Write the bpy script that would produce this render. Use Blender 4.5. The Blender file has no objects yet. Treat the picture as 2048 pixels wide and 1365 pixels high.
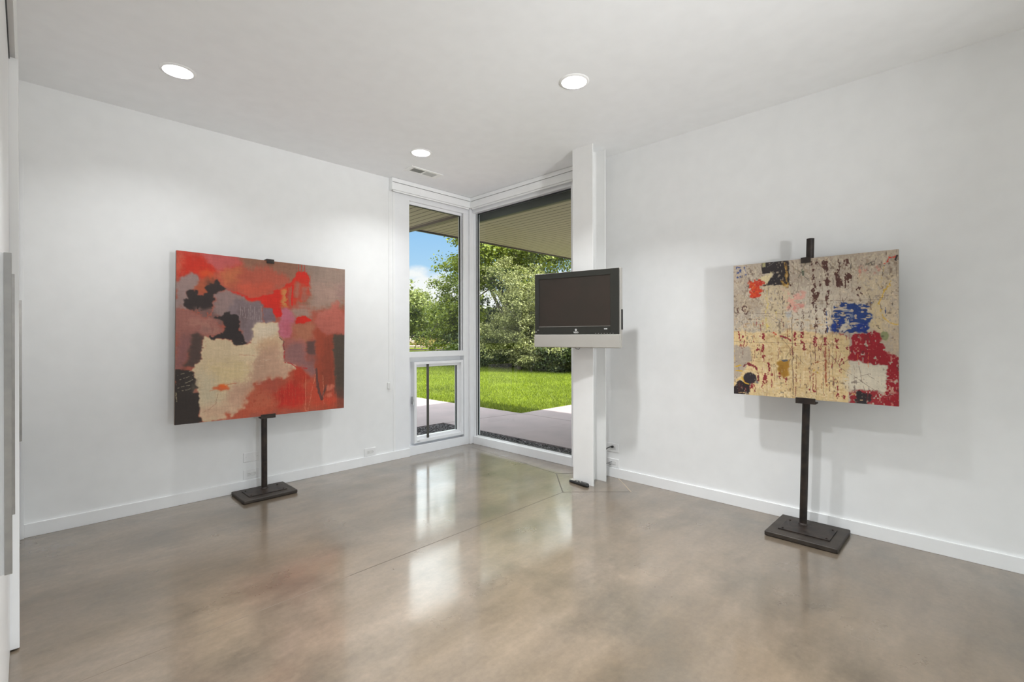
import bpy, bmesh, math, random
import numpy as np
from mathutils import Vector, Matrix

# ------------------------------------------------------------------ camera, sky, sun, exposure
scene = bpy.context.scene
C = scene.collection
YAW = 0.7770
CAM = (-3.5748, -4.1672, 1.22)
cam_data = bpy.data.cameras.new('camera')
cam_data.sensor_width = 36.0
cam_data.lens = 956.37 / 2048 * 36.0
cam_data.shift_y = -(682.5 - 673.38) / 2048
cam_data.clip_start = 0.01
cam_data.clip_end = 800
cam = bpy.data.objects.new('camera', cam_data)
C.objects.link(cam)
scene.camera = cam
fwd = Vector((math.cos(YAW), math.sin(YAW), 0))
rgt = Vector((math.sin(YAW), -math.cos(YAW), 0))
up = Vector((0, 0, 1))
ROLL = -0.0025
r2 = rgt * math.cos(ROLL) + up * math.sin(ROLL)
u2 = up * math.cos(ROLL) - rgt * math.sin(ROLL)
M = Matrix((r2, u2, -fwd)).transposed().to_4x4()
M.translation = Vector(CAM)
cam.matrix_world = M

scene.view_settings.view_transform = 'Standard'
scene.view_settings.look = 'None'
scene.view_settings.gamma = 1
scene.view_settings.use_curve_mapping = False
scene.view_settings.exposure = 0.54
scene.cycles.max_bounces = 10
scene.cycles.diffuse_bounces = 6
scene.cycles.transparent_max_bounces = 16
scene.cycles.sample_clamp_indirect = 6

SKY = 1.0
w = bpy.data.worlds.new('sky')
scene.world = w
w.use_nodes = True
nt = w.node_tree
nt.nodes.clear()
def N(t, **k):
    n = nt.nodes.new(t)
    for a, b in k.items():
        setattr(n, a, b)
    return n
def LK(a, b):
    nt.links.new(a, b)
tc = N('ShaderNodeTexCoord')
sep = N('ShaderNodeSeparateXYZ')
LK(tc.outputs['Generated'], sep.inputs[0])
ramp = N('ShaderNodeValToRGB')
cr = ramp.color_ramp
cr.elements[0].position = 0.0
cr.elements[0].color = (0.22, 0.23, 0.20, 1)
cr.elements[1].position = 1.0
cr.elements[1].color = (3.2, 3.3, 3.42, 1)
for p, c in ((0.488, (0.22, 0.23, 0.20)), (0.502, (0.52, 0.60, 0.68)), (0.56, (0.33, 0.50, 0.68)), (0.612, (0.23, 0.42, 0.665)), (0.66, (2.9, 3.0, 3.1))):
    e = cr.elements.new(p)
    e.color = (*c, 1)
mp = N('ShaderNodeMapRange')
mp.inputs[1].default_value = -1
mp.inputs[2].default_value = 1
LK(sep.outputs[2], mp.inputs[0])
LK(mp.outputs[0], ramp.inputs[0])
# clouds: puffs that stretch along the horizon
vm = N('ShaderNodeMapping')
vm.inputs['Scale'].default_value = (5.0, 5.0, 11.0)
vm.inputs['Location'].default_value = (3.1, 0.9, 0.3)
LK(tc.outputs['Generated'], vm.inputs[0])
cn = N('ShaderNodeTexNoise')
cn.inputs['Scale'].default_value = 1.3
cn.inputs['Detail'].default_value = 7
cn.inputs['Roughness'].default_value = 0.55
LK(vm.outputs[0], cn.inputs['Vector'])
band = N('ShaderNodeValToRGB')
b = band.color_ramp
b.elements[0].position = 0.50
b.elements[0].color = (0.62, 0.62, 0.62, 1)
b.elements[1].position = 0.62
b.elements[1].color = (0.12, 0.12, 0.12, 1)
e = b.elements.new(0.55); e.color = (0.52, 0.52, 0.52, 1)
LK(mp.outputs[0], band.inputs[0])
ad = N('ShaderNodeMath', operation='ADD')
LK(cn.outputs[0], ad.inputs[0])
LK(band.outputs[0], ad.inputs[1])
thr = N('ShaderNodeMapRange')
thr.inputs[1].default_value = 0.90
thr.inputs[2].default_value = 1.04
LK(ad.outputs[0], thr.inputs[0])
mx = N('ShaderNodeMixRGB')
mx.inputs[2].default_value = (0.70, 0.69, 0.71, 1)
LK(thr.outputs[0], mx.inputs[0])
LK(ramp.outputs[0], mx.inputs[1])
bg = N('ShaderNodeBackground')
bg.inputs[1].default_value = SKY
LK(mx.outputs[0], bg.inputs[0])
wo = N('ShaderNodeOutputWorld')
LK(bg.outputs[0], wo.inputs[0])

sun_d = bpy.data.lights.new('sun', 'SUN')
sun_d.energy = 8.5
sun_d.angle = math.radians(0.6)
sun_d.color = (1.0, 0.95, 0.86)
sun = bpy.data.objects.new('sun', sun_d)
C.objects.link(sun)
sun.rotation_euler = Vector((-0.41, 0.545, -1.0)).to_track_quat('-Z', 'Y').to_euler()

LAMP = 1.0          # scale of the recessed ceiling lamps

# ------------------------------------------------------------------ helpers
def tag(o, label=None, cat=None, group=None, kind=None):
    if label: o['label'] = label
    if cat: o['category'] = cat
    if group: o['group'] = group
    if kind: o['kind'] = kind
    return o

def thing(name, label, cat, loc=(0, 0, 0), group=None):
    o = bpy.data.objects.new(name, None)
    o.empty_display_size = 0.1
    C.objects.link(o)
    o.location = loc
    return tag(o, label, cat, group)

class MB:
    """collects shapes into one mesh, world coordinates"""
    def __init__(self):
        self.bm = bmesh.new()
    def box(self, x0, x1, y0, y1, z0, z1, mat=0):
        xs = sorted((x0, x1)); ys = sorted((y0, y1)); zs = sorted((z0, z1))
        v = [self.bm.verts.new((x, y, z)) for x in xs for y in ys for z in zs]
        for f in ((0, 1, 3, 2), (4, 6, 7, 5), (0, 4, 5, 1), (2, 3, 7, 6), (0, 2, 6, 4), (1, 5, 7, 3)):
            self.bm.faces.new([v[i] for i in f]).material_index = mat
        return v
    def obox(self, c, ax, ay, az, hx, hy, hz):
        c = Vector(c); ax, ay, az = Vector(ax).normalized(), Vector(ay).normalized(), Vector(az).normalized()
        v = [self.bm.verts.new(c + ax * hx * i + ay * hy * j + az * hz * k) for i in (-1, 1) for j in (-1, 1) for k in (-1, 1)]
        for f in ((0, 1, 3, 2), (4, 6, 7, 5), (0, 4, 5, 1), (2, 3, 7, 6), (0, 2, 6, 4), (1, 5, 7, 3)):
            self.bm.faces.new([v[i] for i in f])
        return v
    def prism(self, pts, z0, z1):
        lo = [self.bm.verts.new((p[0], p[1], z0)) for p in pts]
        hi = [self.bm.verts.new((p[0], p[1], z1)) for p in pts]
        n = len(pts)
        self.bm.faces.new(lo[::-1]); self.bm.faces.new(hi)
        for i in range(n):
            self.bm.faces.new([lo[i], lo[(i + 1) % n], hi[(i + 1) % n], hi[i]])
    def lathe(self, prof, c=(0, 0, 0), n=40, axis='z'):
        rings = []
        for r, h in prof:
            ring = []
            for i in range(n):
                a = 2 * math.pi * i / n
                p = (r * math.cos(a), r * math.sin(a), h)
                if axis == 'x': p = (h, p[0], p[1])
                if axis == 'y': p = (p[0], h, p[1])
                ring.append(self.bm.verts.new((c[0] + p[0], c[1] + p[1], c[2] + p[2])))
            rings.append(ring)
        for a, b in zip(rings, rings[1:]):
            for i in range(n):
                self.bm.faces.new([a[i], a[(i + 1) % n], b[(i + 1) % n], b[i]])
        for ring, (r, h) in ((rings[0], prof[0]), (rings[-1], prof[-1])):
            if r > 1e-5 and getattr(self, 'cap', True):
                self.bm.faces.new(ring)
    def tube(self, pts, r, n=12):
        pts = [Vector(p) for p in pts]
        rs = r if isinstance(r, (list, tuple)) else [r] * len(pts)
        rings = []
        for i, p in enumerate(pts):
            t = (pts[min(i + 1, len(pts) - 1)] - pts[max(i - 1, 0)]).normalized()
            a = t.orthogonal().normalized() if i == 0 else (a - t * a.dot(t)).normalized()
            bb = t.cross(a)
            rings.append([self.bm.verts.new(p + (a * math.cos(2 * math.pi * k / n) + bb * math.sin(2 * math.pi * k / n)) * rs[i]) for k in range(n)])
        for a_, b_ in zip(rings, rings[1:]):
            for k in range(n):
                self.bm.faces.new([a_[k], a_[(k + 1) % n], b_[(k + 1) % n], b_[k]])
        self.bm.faces.new(rings[0]); self.bm.faces.new(rings[-1])
    def build(self, name, mat, parent=None, bevel=0.0, smooth=False, seg=2):
        bmesh.ops.recalc_face_normals(self.bm, faces=self.bm.faces)
        me = bpy.data.meshes.new(name)
        self.bm.to_mesh(me); self.bm.free()
        for m in (mat if isinstance(mat, (list, tuple)) else [mat]):
            me.materials.append(m)
        if smooth:
            for p in me.polygons: p.use_smooth = True
        o = bpy.data.objects.new(name, me)
        C.objects.link(o)
        if bevel:
            md = o.modifiers.new('bevel', 'BEVEL')
            md.width = bevel; md.segments = seg; md.limit_method = 'ANGLE'; md.angle_limit = math.radians(40)
        if smooth:
            md = o.modifiers.new('split', 'EDGE_SPLIT'); md.split_angle = math.radians(40)
        if parent is not None:
            o.parent = parent
            # parents stand at their own base: keep the part where it was modelled
            o.matrix_parent_inverse = world_of(parent).inverted()
        return o

def world_of(o):
    m = Matrix.LocRotScale(o.location, o.rotation_euler, o.scale)
    if o.parent is not None:
        return world_of(o.parent) @ o.matrix_parent_inverse @ m
    return m

def boxes(name, mat, lst, parent=None, bevel=0.0):
    m = MB()
    for q in lst: m.box(*q)
    return m.build(name, mat, parent, bevel)

def struct(o):
    o['kind'] = 'structure'
    return o

def np_mesh(name, verts, faces, mat, parent=None, smooth=False):
    """verts (n,3), faces (m,k) arrays -> one object"""
    me = bpy.data.meshes.new(name)
    verts = np.asarray(verts, dtype=np.float32); faces = np.asarray(faces, dtype=np.int32)
    k = faces.shape[1]
    me.vertices.add(len(verts)); me.vertices.foreach_set('co', verts.ravel())
    me.loops.add(faces.size); me.loops.foreach_set('vertex_index', faces.ravel())
    me.polygons.add(len(faces))
    me.polygons.foreach_set('loop_start', np.arange(0, faces.size, k, dtype=np.int32))
    me.polygons.foreach_set('loop_total', np.full(len(faces), k, dtype=np.int32))
    if smooth:
        me.polygons.foreach_set('use_smooth', np.ones(len(faces), dtype=bool))
    me.update(calc_edges=True)
    me.materials.append(mat)
    o = bpy.data.objects.new(name, me)
    C.objects.link(o)
    if parent is not None:
        o.parent = parent
        o.matrix_parent_inverse = world_of(parent).inverted()
    return o

# ------------------------------------------------------------------ materials
def s2l(c):
    return tuple((x / 255 / 12.92) if x / 255 <= 0.04045 else ((x / 255 + 0.055) / 1.055) ** 2.4 for x in c)

def mat(name, col, rough=0.5, metal=0.0, spec=0.5, noise=None, bump=None, coat=0.0):
    """noise=(colour2, scale, detail, lo, hi); bump=(scale, strength, distance)"""
    m = bpy.data.materials.new(name)
    m.use_nodes = True
    t = m.node_tree
    p = t.nodes['Principled BSDF']
    p.inputs['Base Color'].default_value = (*col, 1)
    p.inputs['Roughness'].default_value = rough
    p.inputs['Metallic'].default_value = metal
    p.inputs['Specular IOR Level'].default_value = spec
    p.inputs['Coat Weight'].default_value = coat
    co = t.nodes.new('ShaderNodeTexCoord')
    nz = t.nodes.new('ShaderNodeTexNoise')
    t.links.new(co.outputs['Object'], nz.inputs['Vector'])
    if noise is None:
        noise = (tuple(c * 0.97 for c in col), 9, 2, 0.3, 0.7)
    nz.inputs['Scale'].default_value = noise[1]
    nz.inputs['Detail'].default_value = noise[2]
    r = t.nodes.new('ShaderNodeMapRange')
    r.inputs[1].default_value = noise[3]; r.inputs[2].default_value = noise[4]
    t.links.new(nz.outputs[0], r.inputs[0])
    x = t.nodes.new('ShaderNodeMixRGB')
    x.inputs[1].default_value = (*col, 1); x.inputs[2].default_value = (*noise[0], 1)
    t.links.new(r.outputs[0], x.inputs[0])
    t.links.new(x.outputs[0], p.inputs['Base Color'])
    if bump:
        n2 = t.nodes.new('ShaderNodeTexNoise')
        n2.inputs['Scale'].default_value = bump[0]; n2.inputs['Detail'].default_value = 4
        t.links.new(co.outputs['Object'], n2.inputs['Vector'])
        bb = t.nodes.new('ShaderNodeBump')
        bb.inputs['Strength'].default_value = bump[1]; bb.inputs['Distance'].default_value = bump[2]
        t.links.new(n2.outputs[0], bb.inputs['Height'])
        t.links.new(bb.outputs[0], p.inputs['Normal'])
    return m

def emit(name, col, s):
    m = bpy.data.materials.new(name); m.use_nodes = True
    t = m.node_tree; t.nodes.clear()
    e_ = t.nodes.new('ShaderNodeEmission'); e_.inputs[0].default_value = (*col, 1); e_.inputs[1].default_value = s
    o_ = t.nodes.new('ShaderNodeOutputMaterial'); t.links.new(e_.outputs[0], o_.inputs[0])
    return m

def glass(name, tint=(0.96, 0.985, 0.97)):
    m = bpy.data.materials.new(name); m.use_nodes = True
    t = m.node_tree; t.nodes.clear()
    tr = t.nodes.new('ShaderNodeBsdfTransparent'); tr.inputs[0].default_value = (*tint, 1)
    gl = t.nodes.new('ShaderNodeBsdfGlossy'); gl.inputs['Roughness'].default_value = 0.0
    lw_ = t.nodes.new('ShaderNodeLayerWeight'); lw_.inputs[0].default_value = 0.5
    pw = t.nodes.new('ShaderNodeMath'); pw.operation = 'POWER'; pw.inputs[1].default_value = 5.0
    t.links.new(lw_.outputs['Facing'], pw.inputs[0])
    fr = t.nodes.new('ShaderNodeMapRange'); fr.inputs[3].default_value = 0.012; fr.inputs[4].default_value = 0.85
    t.links.new(pw.outputs[0], fr.inputs[0])
    mx_ = t.nodes.new('ShaderNodeMixShader'); o_ = t.nodes.new('ShaderNodeOutputMaterial')
    t.links.new(fr.outputs[0], mx_.inputs[0]); t.links.new(tr.outputs[0], mx_.inputs[1])
    t.links.new(gl.outputs[0], mx_.inputs[2]); t.links.new(mx_.outputs[0], o_.inputs[0])
    return m

WALL = mat('wall_paint', (0.825, 0.83, 0.83), 0.55, spec=0.25, bump=(260, 0.03, 0.001))
CEIL = mat('ceiling_paint', (0.895, 0.905, 0.915), 0.7, spec=0.15, bump=(240, 0.03, 0.001))
BASE = mat('baseboard_paint', (0.84, 0.845, 0.85), 0.35, spec=0.4)
DOORP = mat('door_paint', (0.80, 0.80, 0.80), 0.3, spec=0.5)
STEELP = mat('column_paint', (0.80, 0.80, 0.79), 0.35, spec=0.45)
FRAME = mat('window_paint', (0.83, 0.84, 0.86), 0.3, spec=0.5)
SHADE = mat('shade_cassette_paint', (0.86, 0.87, 0.87), 0.35, spec=0.4)
GASKET = mat('gasket', (0.02, 0.022, 0.025), 0.5)
ALU = mat('brushed_steel', (0.36, 0.34, 0.315), 0.38, metal=1.0, noise=((0.30, 0.285, 0.27), 30, 3, 0.3, 0.7))
PLATE = mat('outlet_plastic', (0.80, 0.80, 0.80), 0.35)
PLATE2 = mat('outlet_face', (0.74, 0.74, 0.73), 0.35)
SLOT = mat('outlet_slot', (0.05, 0.05, 0.05), 0.6)
IRON = mat('blackened_iron', (0.013, 0.009, 0.008), 0.5, metal=0.25, spec=0.5, noise=((0.040, 0.027, 0.020), 22, 4, 0.35, 0.7), bump=(60, 0.15, 0.002))
WOODB = mat('dark_stained_base', (0.026, 0.020, 0.016), 0.5, spec=0.35, noise=((0.048, 0.038, 0.030), 14, 5, 0.35, 0.7), bump=(40, 0.1, 0.002))
GLASS = glass('window_glass')
BLACKP = mat('black_plastic', (0.018, 0.018, 0.018), 0.3)
BLACKG = mat('black_gloss_bezel', (0.026, 0.026, 0.022), 0.25, spec=0.4)
SCREEN = mat('screen_glass', (0.030, 0.025, 0.020), 0.35, spec=0.3, noise=((0.036, 0.027, 0.022), 5, 2, 0.3, 0.7))
SILVER = mat('silver_plastic', (0.56, 0.54, 0.50), 0.32, metal=0.55)
WHITEINK = mat('white_print', (0.75, 0.75, 0.73), 0.5)
CORD = mat('black_rubber', (0.02, 0.02, 0.02), 0.5)
CHROME = mat('nickel', (0.55, 0.55, 0.55), 0.25, metal=1.0)
LENS = emit('lamp_lens', (1.0, 0.99, 0.97), 5.0)
CANW = mat('lamp_reflector', (0.88, 0.88, 0.87), 0.35)
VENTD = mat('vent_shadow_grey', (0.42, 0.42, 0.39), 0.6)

# polished concrete floor: warm grey with cloudy mottling, trowel streaks and scuffs
def floor_mat():
    m = bpy.data.materials.new('polished_concrete'); m.use_nodes = True
    t = m.node_tree; p = t.nodes['Principled BSDF']
    co = t.nodes.new('ShaderNodeTexCoord')
    def noise(scale, detail, rough=0.55, vec=None, dist=0.0):
        n = t.nodes.new('ShaderNodeTexNoise')
        n.inputs['Scale'].default_value = scale; n.inputs['Detail'].default_value = detail
        n.inputs['Roughness'].default_value = rough; n.inputs['Distortion'].default_value = dist
        t.links.new(vec or co.outputs['Object'], n.inputs['Vector'])
        return n.outputs[0]
    def mapr(src, a, b_, c=0.0, d=1.0):
        r = t.nodes.new('ShaderNodeMapRange')
        for i, v in enumerate((a, b_, c, d)): r.inputs[i + 1].default_value = v
        t.links.new(src, r.inputs[0]); return r.outputs[0]
    def mix(f, a, b_, mode='MIX'):
        x = t.nodes.new('ShaderNodeMixRGB'); x.blend_type = mode
        for i, v in ((0, f), (1, a), (2, b_)):
            if isinstance(v, (tuple, float)):
                x.inputs[i].default_value = v if isinstance(v, float) else (*v, 1)
            else: t.links.new(v, x.inputs[i])
        return x.outputs[0]
    mpn = t.nodes.new('ShaderNodeMapping'); mpn.inputs['Rotation'].default_value = (0, 0, -0.35)
    mpn.inputs['Scale'].default_value = (0.55, 1.5, 1); t.links.new(co.outputs['Object'], mpn.inputs[0])
    big = mapr(noise(1.1, 5, 0.6, mpn.outputs[0], 0.15), 0.34, 0.68)
    mid = mapr(noise(3.4, 8, 0.72, mpn.outputs[0], 0.15), 0.32, 0.70)
    fine = mapr(noise(38, 5, 0.7), 0.3, 0.75)
    c = mix(big, FLOOR_A, FLOOR_B)
    c = mix(mapr(noise(1.9, 6, 0.62, None, 0.2), 0.46, 0.74), c, FLOOR_C)
    g = mix(mid, (0.80, 0.80, 0.81), (1.14, 1.13, 1.12))
    c = mix(1.0, c, g, 'MULTIPLY')
    g2 = mix(fine, (0.88, 0.88, 0.88), (1.10, 1.10, 1.09))
    c = mix(1.0, c, g2, 'MULTIPLY')
    # pale scuffs and chips
    mp2 = t.nodes.new('ShaderNodeMapping'); mp2.inputs['Scale'].default_value = (2.2, 6.5, 1); mp2.inputs['Rotation'].default_value = (0, 0, 0.5)
    t.links.new(co.outputs['Object'], mp2.inputs[0])
    sc = mapr(noise(9, 11, 0.82, mp2.outputs[0], 0.1), 0.64, 0.84, 0.0, 0.75)
    c = mix(sc, c, (0.52, 0.47, 0.40))
    dk = mapr(noise(13, 10, 0.85, mpn.outputs[0], 0.1), 0.62, 0.80, 0.0, 0.5)
    c = mix(dk, c, (0.12, 0.10, 0.085))
    t.links.new(c, p.inputs['Base Color'])
    rr = mapr(noise(2.2, 6, 0.6), 0.3, 0.7, 0.25, 0.40)
    t.links.new(rr, p.inputs['Roughness'])
    p.inputs['Specular IOR Level'].default_value = 0.35
    p.inputs['IOR'].default_value = 1.5
    p.inputs['Coat Weight'].default_value = 1.0
    p.inputs['Coat IOR'].default_value = 1.5
    cr_ = mapr(noise(2.9, 6, 0.6), 0.3, 0.7, 0.07, 0.16)
    t.links.new(cr_, p.inputs['Coat Roughness'])
    bp = t.nodes.new('ShaderNodeBump'); bp.inputs['Strength'].default_value = 0.05; bp.inputs['Distance'].default_value = 0.01
    t.links.new(noise(1.7, 2, 0.5), bp.inputs['Height'])
    t.links.new(bp.outputs[0], p.inputs['Normal'])
    return m
FLOOR_A = (0.145, 0.110, 0.074)
FLOOR_B = (0.235, 0.186, 0.140)
FLOOR_C = (0.112, 0.094, 0.070)
FLOOR = floor_mat()

H = 2.786
# ------------------------------------------------------------------ room shell
struct(boxes('floor', FLOOR, [(-3.90, 0.10, -6.60, 0.10, -0.25, 0.0)]))
struct(boxes('ceiling', CEIL, [(-3.90, 0.02, -6.60, 0.02, H, H + 0.12)]))
# photo-left wall (y = 0 plane), with the window bay at its right end
struct(boxes('wall_left', WALL, [(-3.90, -1.000, 0.0, 0.14, 0, H), (-1.000, 0.06, 0.0, 0.14, 2.69, H)]))
# photo-right wall (x = 0 plane)
struct(boxes('wall_right', WALL, [(0.0, 0.14, -6.60, -1.480, 0, H), (0.0, 0.14, -1.480, 0.0, 2.69, H)]))
# closet side: header over the sliding doors, closet back
struct(boxes('wall_side', WALL, [(-3.90, -3.602, -4.95, 0.0, 2.325, H), (-3.90, -3.82, -4.95, 0.0, 0, 2.325), (-3.90, -3.602, -6.60, -4.95, 0, H)]))
boxes('gap_shade_strip', GASKET, [(-3.640, -3.6165, -4.85, -1.486, 2.300, 2.325)], bpy.data.objects['wall_side'])  # dark strip stands in for the shade in the gap over the doors
# wall behind the camera; its wide unseen window is added for more daylight
struct(boxes('wall_rear', WALL, [(-3.90, 0.14, -6.75, -6.60, 2.62, H), (-3.90, -3.45, -6.75, -6.60, 0, 2.62), (-0.20, 0.14, -6.75, -6.60, 0, 2.62)]))
rw = struct(boxes('added_rear_window', FRAME, [(-3.45, -3.38, -6.74, -6.62, 0, 2.62), (-0.27, -0.20, -6.74, -6.62, 0, 2.62), (-1.87, -1.80, -6.74, -6.62, 0, 2.62),
                                     (-3.38, -0.27, -6.74, -6.62, 0, 0.07), (-3.38, -0.27, -6.74, -6.62, 2.55, 2.62)]))
boxes('pane', GLASS, [(-3.38, -1.87, -6.69, -6.68, 0.07, 2.55)], rw)
boxes('pane', GLASS, [(-1.80, -0.27, -6.69, -6.68, 0.07, 2.55)], rw)

struct(boxes('baseboard_left', BASE, [(-3.584, -0.83, -0.014, 0.0, 0.0, 0.082)], None, 0.0015))
struct(boxes('baseboard_right', BASE, [(-0.014, 0.0, -6.60, -1.483, 0.0, 0.080)], None, 0.0015))

# floor saw cuts (control joint and the diamond around the column)
def cut(name, pts, wd, m_):
    mb = MB()
    for a, b_ in zip(pts, pts[1:]):
        a = Vector((*a, 0)); b_ = Vector((*b_, 0)); d = (b_ - a).normalized()
        mb.obox((a + b_) / 2 + Vector((0, 0, 0.0003)), d, Vector((-d.y, d.x, 0)), (0, 0, 1), (b_ - a).length / 2 + wd / 2, wd / 2, 0.0004)
    return mb.build(name, m_, bpy.data.objects['floor'])
CUTD = mat('saw_cut_dark', (0.10, 0.085, 0.07), 0.6)
CUTL = mat('saw_cut_sealant', (0.42, 0.34, 0.25), 0.5)
cut('saw_cut', [(-0.631, -1.825), (-1.5, -1.845), (-2.416, -1.863)], 0.0035, CUTD)
cut('saw_cut', [(-2.416, -1.863), (-3.598, -1.886)], 0.0022, mat('saw_cut_faded', (0.20, 0.165, 0.13), 0.5))
cut('saw_cut', [(-0.274, -1.469), (-0.631, -1.825)], 0.009, CUTD)
cut('saw_cut', [(-0.631, -1.825), (-0.255, -2.205)], 0.005, CUTD)
cut('saw_cut', [(-0.255, -2.205), (-0.016, -1.944)], 0.008, CUTL)
cut('saw_cut', [(-0.274, -1.469), (-0.05, -1.66)], 0.004, CUTD)
cut('saw_cut', [(-0.274, -1.469), (-0.200, -0.85), (-0.135, -0.15)], 0.0025, CUTD)

# ------------------------------------------------------------------ corner windows
# left window (in the y = 0 wall, x -1.00 .. 0)
g = 0.055
w1 = struct(boxes('window_1', FRAME, [(-1.000, -0.828, 0.000, 0.10, 0.080, 2.69),      # wide jamb panel
                               (-0.828, -0.040, 0.000, 0.10, 0.000, 0.092),            # sill rail
                               (-0.828, -0.040, 0.000, 0.10, 2.612, 2.69),             # head
                               (-0.108, -0.040, 0.000, 0.10, 0.092, 2.612),            # right stile
                               ], None, 0.002))
boxes('window_casing', BASE, [(-1.022, -1.000, -0.006, 0.02, 0.083, 2.72)], w1, 0.0015)
boxes('transom_bar', FRAME, [(-0.828, -0.108, 0.002, 0.09, 1.006, 1.064)], w1, 0.002)
boxes('upper_frame', FRAME, [(-0.828, -0.108, 0.032, 0.075, 2.585, 2.612), (-0.122, -0.108, 0.035, 0.075, 1.064, 2.585)], w1, 0.001)
boxes('gasket', GASKET, [(-0.128, -0.122, 0.046, 0.064, 1.064, 2.585), (-0.792, -0.122, 0.046, 0.064, 1.064, 1.067), (-0.792, -0.122, 0.046, 0.064, 2.580, 2.585), (-0.110, -0.1075, 0.026, 0.034, 1.064, 2.612)], w1)
boxes('upper_pane', GLASS, [(-0.828, -0.122, 0.053, 0.057, 1.064, 2.585)], w1)
# lower opening sash
sash = boxes('lower_sash', FRAME, [(-0.768, -0.744, 0.004, 0.080, 0.118, 0.958), (-0.146, -0.116, 0.004, 0.080, 0.118, 0.958),
                                   (-0.744, -0.146, 0.004, 0.080, 0.118, 0.150), (-0.744, -0.146, 0.004, 0.080, 0.930, 0.958),
                                   (-0.744, -0.722, 0.030, 0.080, 0.150, 0.930), (-0.180, -0.146, 0.036, 0.080, 0.150, 0.930),
                                   (-0.722, -0.180, 0.030, 0.080, 0.150, 0.178), (-0.722, -0.180, 0.030, 0.080, 0.902, 0.930)], w1, 0.0015)
boxes('sash_bar', mat('dark_bronze_bar', (0.07, 0.065, 0.055), 0.4), [(-0.600, -0.576, 0.018, 0.030, 0.145, 0.934)], sash)
boxes('sash_gasket', GASKET, [(-0.186, -0.180, 0.045, 0.062, 0.178, 0.902), (-0.738, -0.722, 0.045, 0.062, 0.176, 0.905)], sash)
boxes('lower_pane', GLASS, [(-0.722, -0.186, 0.052, 0.056, 0.178, 0.902)], sash)
boxes('lower_backing', FRAME, [(-0.828, -0.768, 0.074, 0.095, 0.092, 1.006), (-0.116, -0.108, 0.074, 0.095, 0.092, 1.006), (-0.768, -0.116, 0.074, 0.095, 0.092, 0.118), (-0.768, -0.116, 0.074, 0.095, 0.958, 1.006)], w1)
mb = MB(); mb.box(-0.781, -0.768, 0.030, 0.046, 0.520, 0.600); mb.tube([(-0.776, 0.030, 0.575), (-0.782, 0.012, 0.560), (-0.780, 0.002, 0.500)], 0.006, 8)
mb.build('window_latch', CHROME, sash, smooth=True)
boxes('maker_plate', mat('etched_grey', (0.45, 0.46, 0.47), 0.4), [(-0.735, -0.700, 0.0025, 0.004, 0.131, 0.137)], sash)

# right window (in the x = 0 wall, y -1.48 .. 0)
w2 = struct(boxes('window_2', FRAME, [(0.000, 0.10, -1.480, -1.428, 0.0, 2.69), (0.000, 0.10, -1.428, -0.030, 0.0, 0.084),
                               (0.000, 0.10, -1.428, -0.030, 2.625, 2.69), (0.018, 0.10, -0.034, -0.022, 0.084, 2.625)], None, 0.002))
boxes('corner_post', FRAME, [(-0.038, 0.060, -0.024, 0.060, 0.0, 2.69)], w2, 0.004)
boxes('glazing_bead', FRAME, [(0.046, 0.062, -0.052, -0.040, 0.084, 2.625), (0.046, 0.062, -1.428, -1.416, 0.084, 2.625), (0.040, 0.062, -1.416, -0.052, 0.084, 0.094)], w2, 0.001)
boxes('gasket', GASKET, [(0.044, 0.064, -0.040, -0.034, 0.084, 2.625), (0.050, 0.068, -0.058, -0.052, 0.094, 2.625), (0.050, 0.068, -1.416, -0.058, 0.094, 0.098), (0.050, 0.068, -1.416, -0.058, 2.615, 2.625)], w2)
boxes('pane', GLASS, [(0.056, 0.060, -1.416, -0.058, 0.098, 2.615)], w2)
boxes('head_flashing', mat('dark_flashing', (0.055, 0.055, 0.052), 0.5), [(0.10, 0.135, -1.60, 0.10, 2.545, 2.72)], w2)

# roller shade cassettes
def cassette(name, label, ax):
    t = thing(name, label, 'window shade', (-0.5, -0.03, 2.66) if ax == 'x' else (-0.03, -0.75, 2.66), 'slim white shade cassettes over the corner windows')
    def B(a0, a1, d0, d1, z0, z1):      # a: along the wall, d: out of the wall
        return (a0, a1, -d1, -d0, z0, z1) if ax == 'x' else (-d1, -d0, a0, a1, z0, z1)
    a0, a1 = (-1.062, -0.060) if ax == 'x' else (-1.500, -0.060)
    boxes('cassette_face', SHADE, [B(a0 + 0.006, a1, 0.048, 0.054, 2.668, 2.740), B(a0 + 0.006, a1, 0.050, 0.057, 2.744, 2.783), B(a0 + 0.006, a1, 0.002, 0.050, 2.774, 2.783)], t, 0.0012)
    boxes('end_cap', SHADE, [B(a0, a0 + 0.006, 0.002, 0.058, 2.664, 2.784)], t, 0.0015)
    boxes('end_cap', SHADE, [B(a1, a1 + 0.004, 0.002, 0.056, 2.664, 2.784)], t, 0.001)
    m_ = MB()
    r = 0.018; n = 16
    if ax == 'x': m_.lathe([(r, a0 + 0.008), (r, a1 - 0.002)], (0, -0.026, 2.705), 20, 'x')
    else: m_.lathe([(r, a0 + 0.008), (r, a1 - 0.002)], (-0.026, 0, 2.705), 20, 'y')
    m_.build('fabric_roll', SHADE, t, smooth=True)
    boxes('hem_bar', SHADE, [B(a0 + 0.02, a1 - 0.01, 0.036, 0.046, 2.652, 2.668)], t, 0.002)
    return t
cassette('roller_shade', 'slim white rolled up shade cassette above the narrow left corner window', 'x')
cassette('roller_shade', 'long white rolled up shade cassette above the wide window beside the column', 'y')
t = thing('shade_cord', 'thin white shade cord with a small white tensioner on wall left of window', 'cord', (-1.072, -0.008, 0.70))
mb = MB(); mb.tube([(-1.068, -0.010, 2.70), (-1.070, -0.010, 1.6), (-1.072, -0.010, 0.765)], 0.0011, 6); mb.build('cord', SHADE, t)
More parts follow.
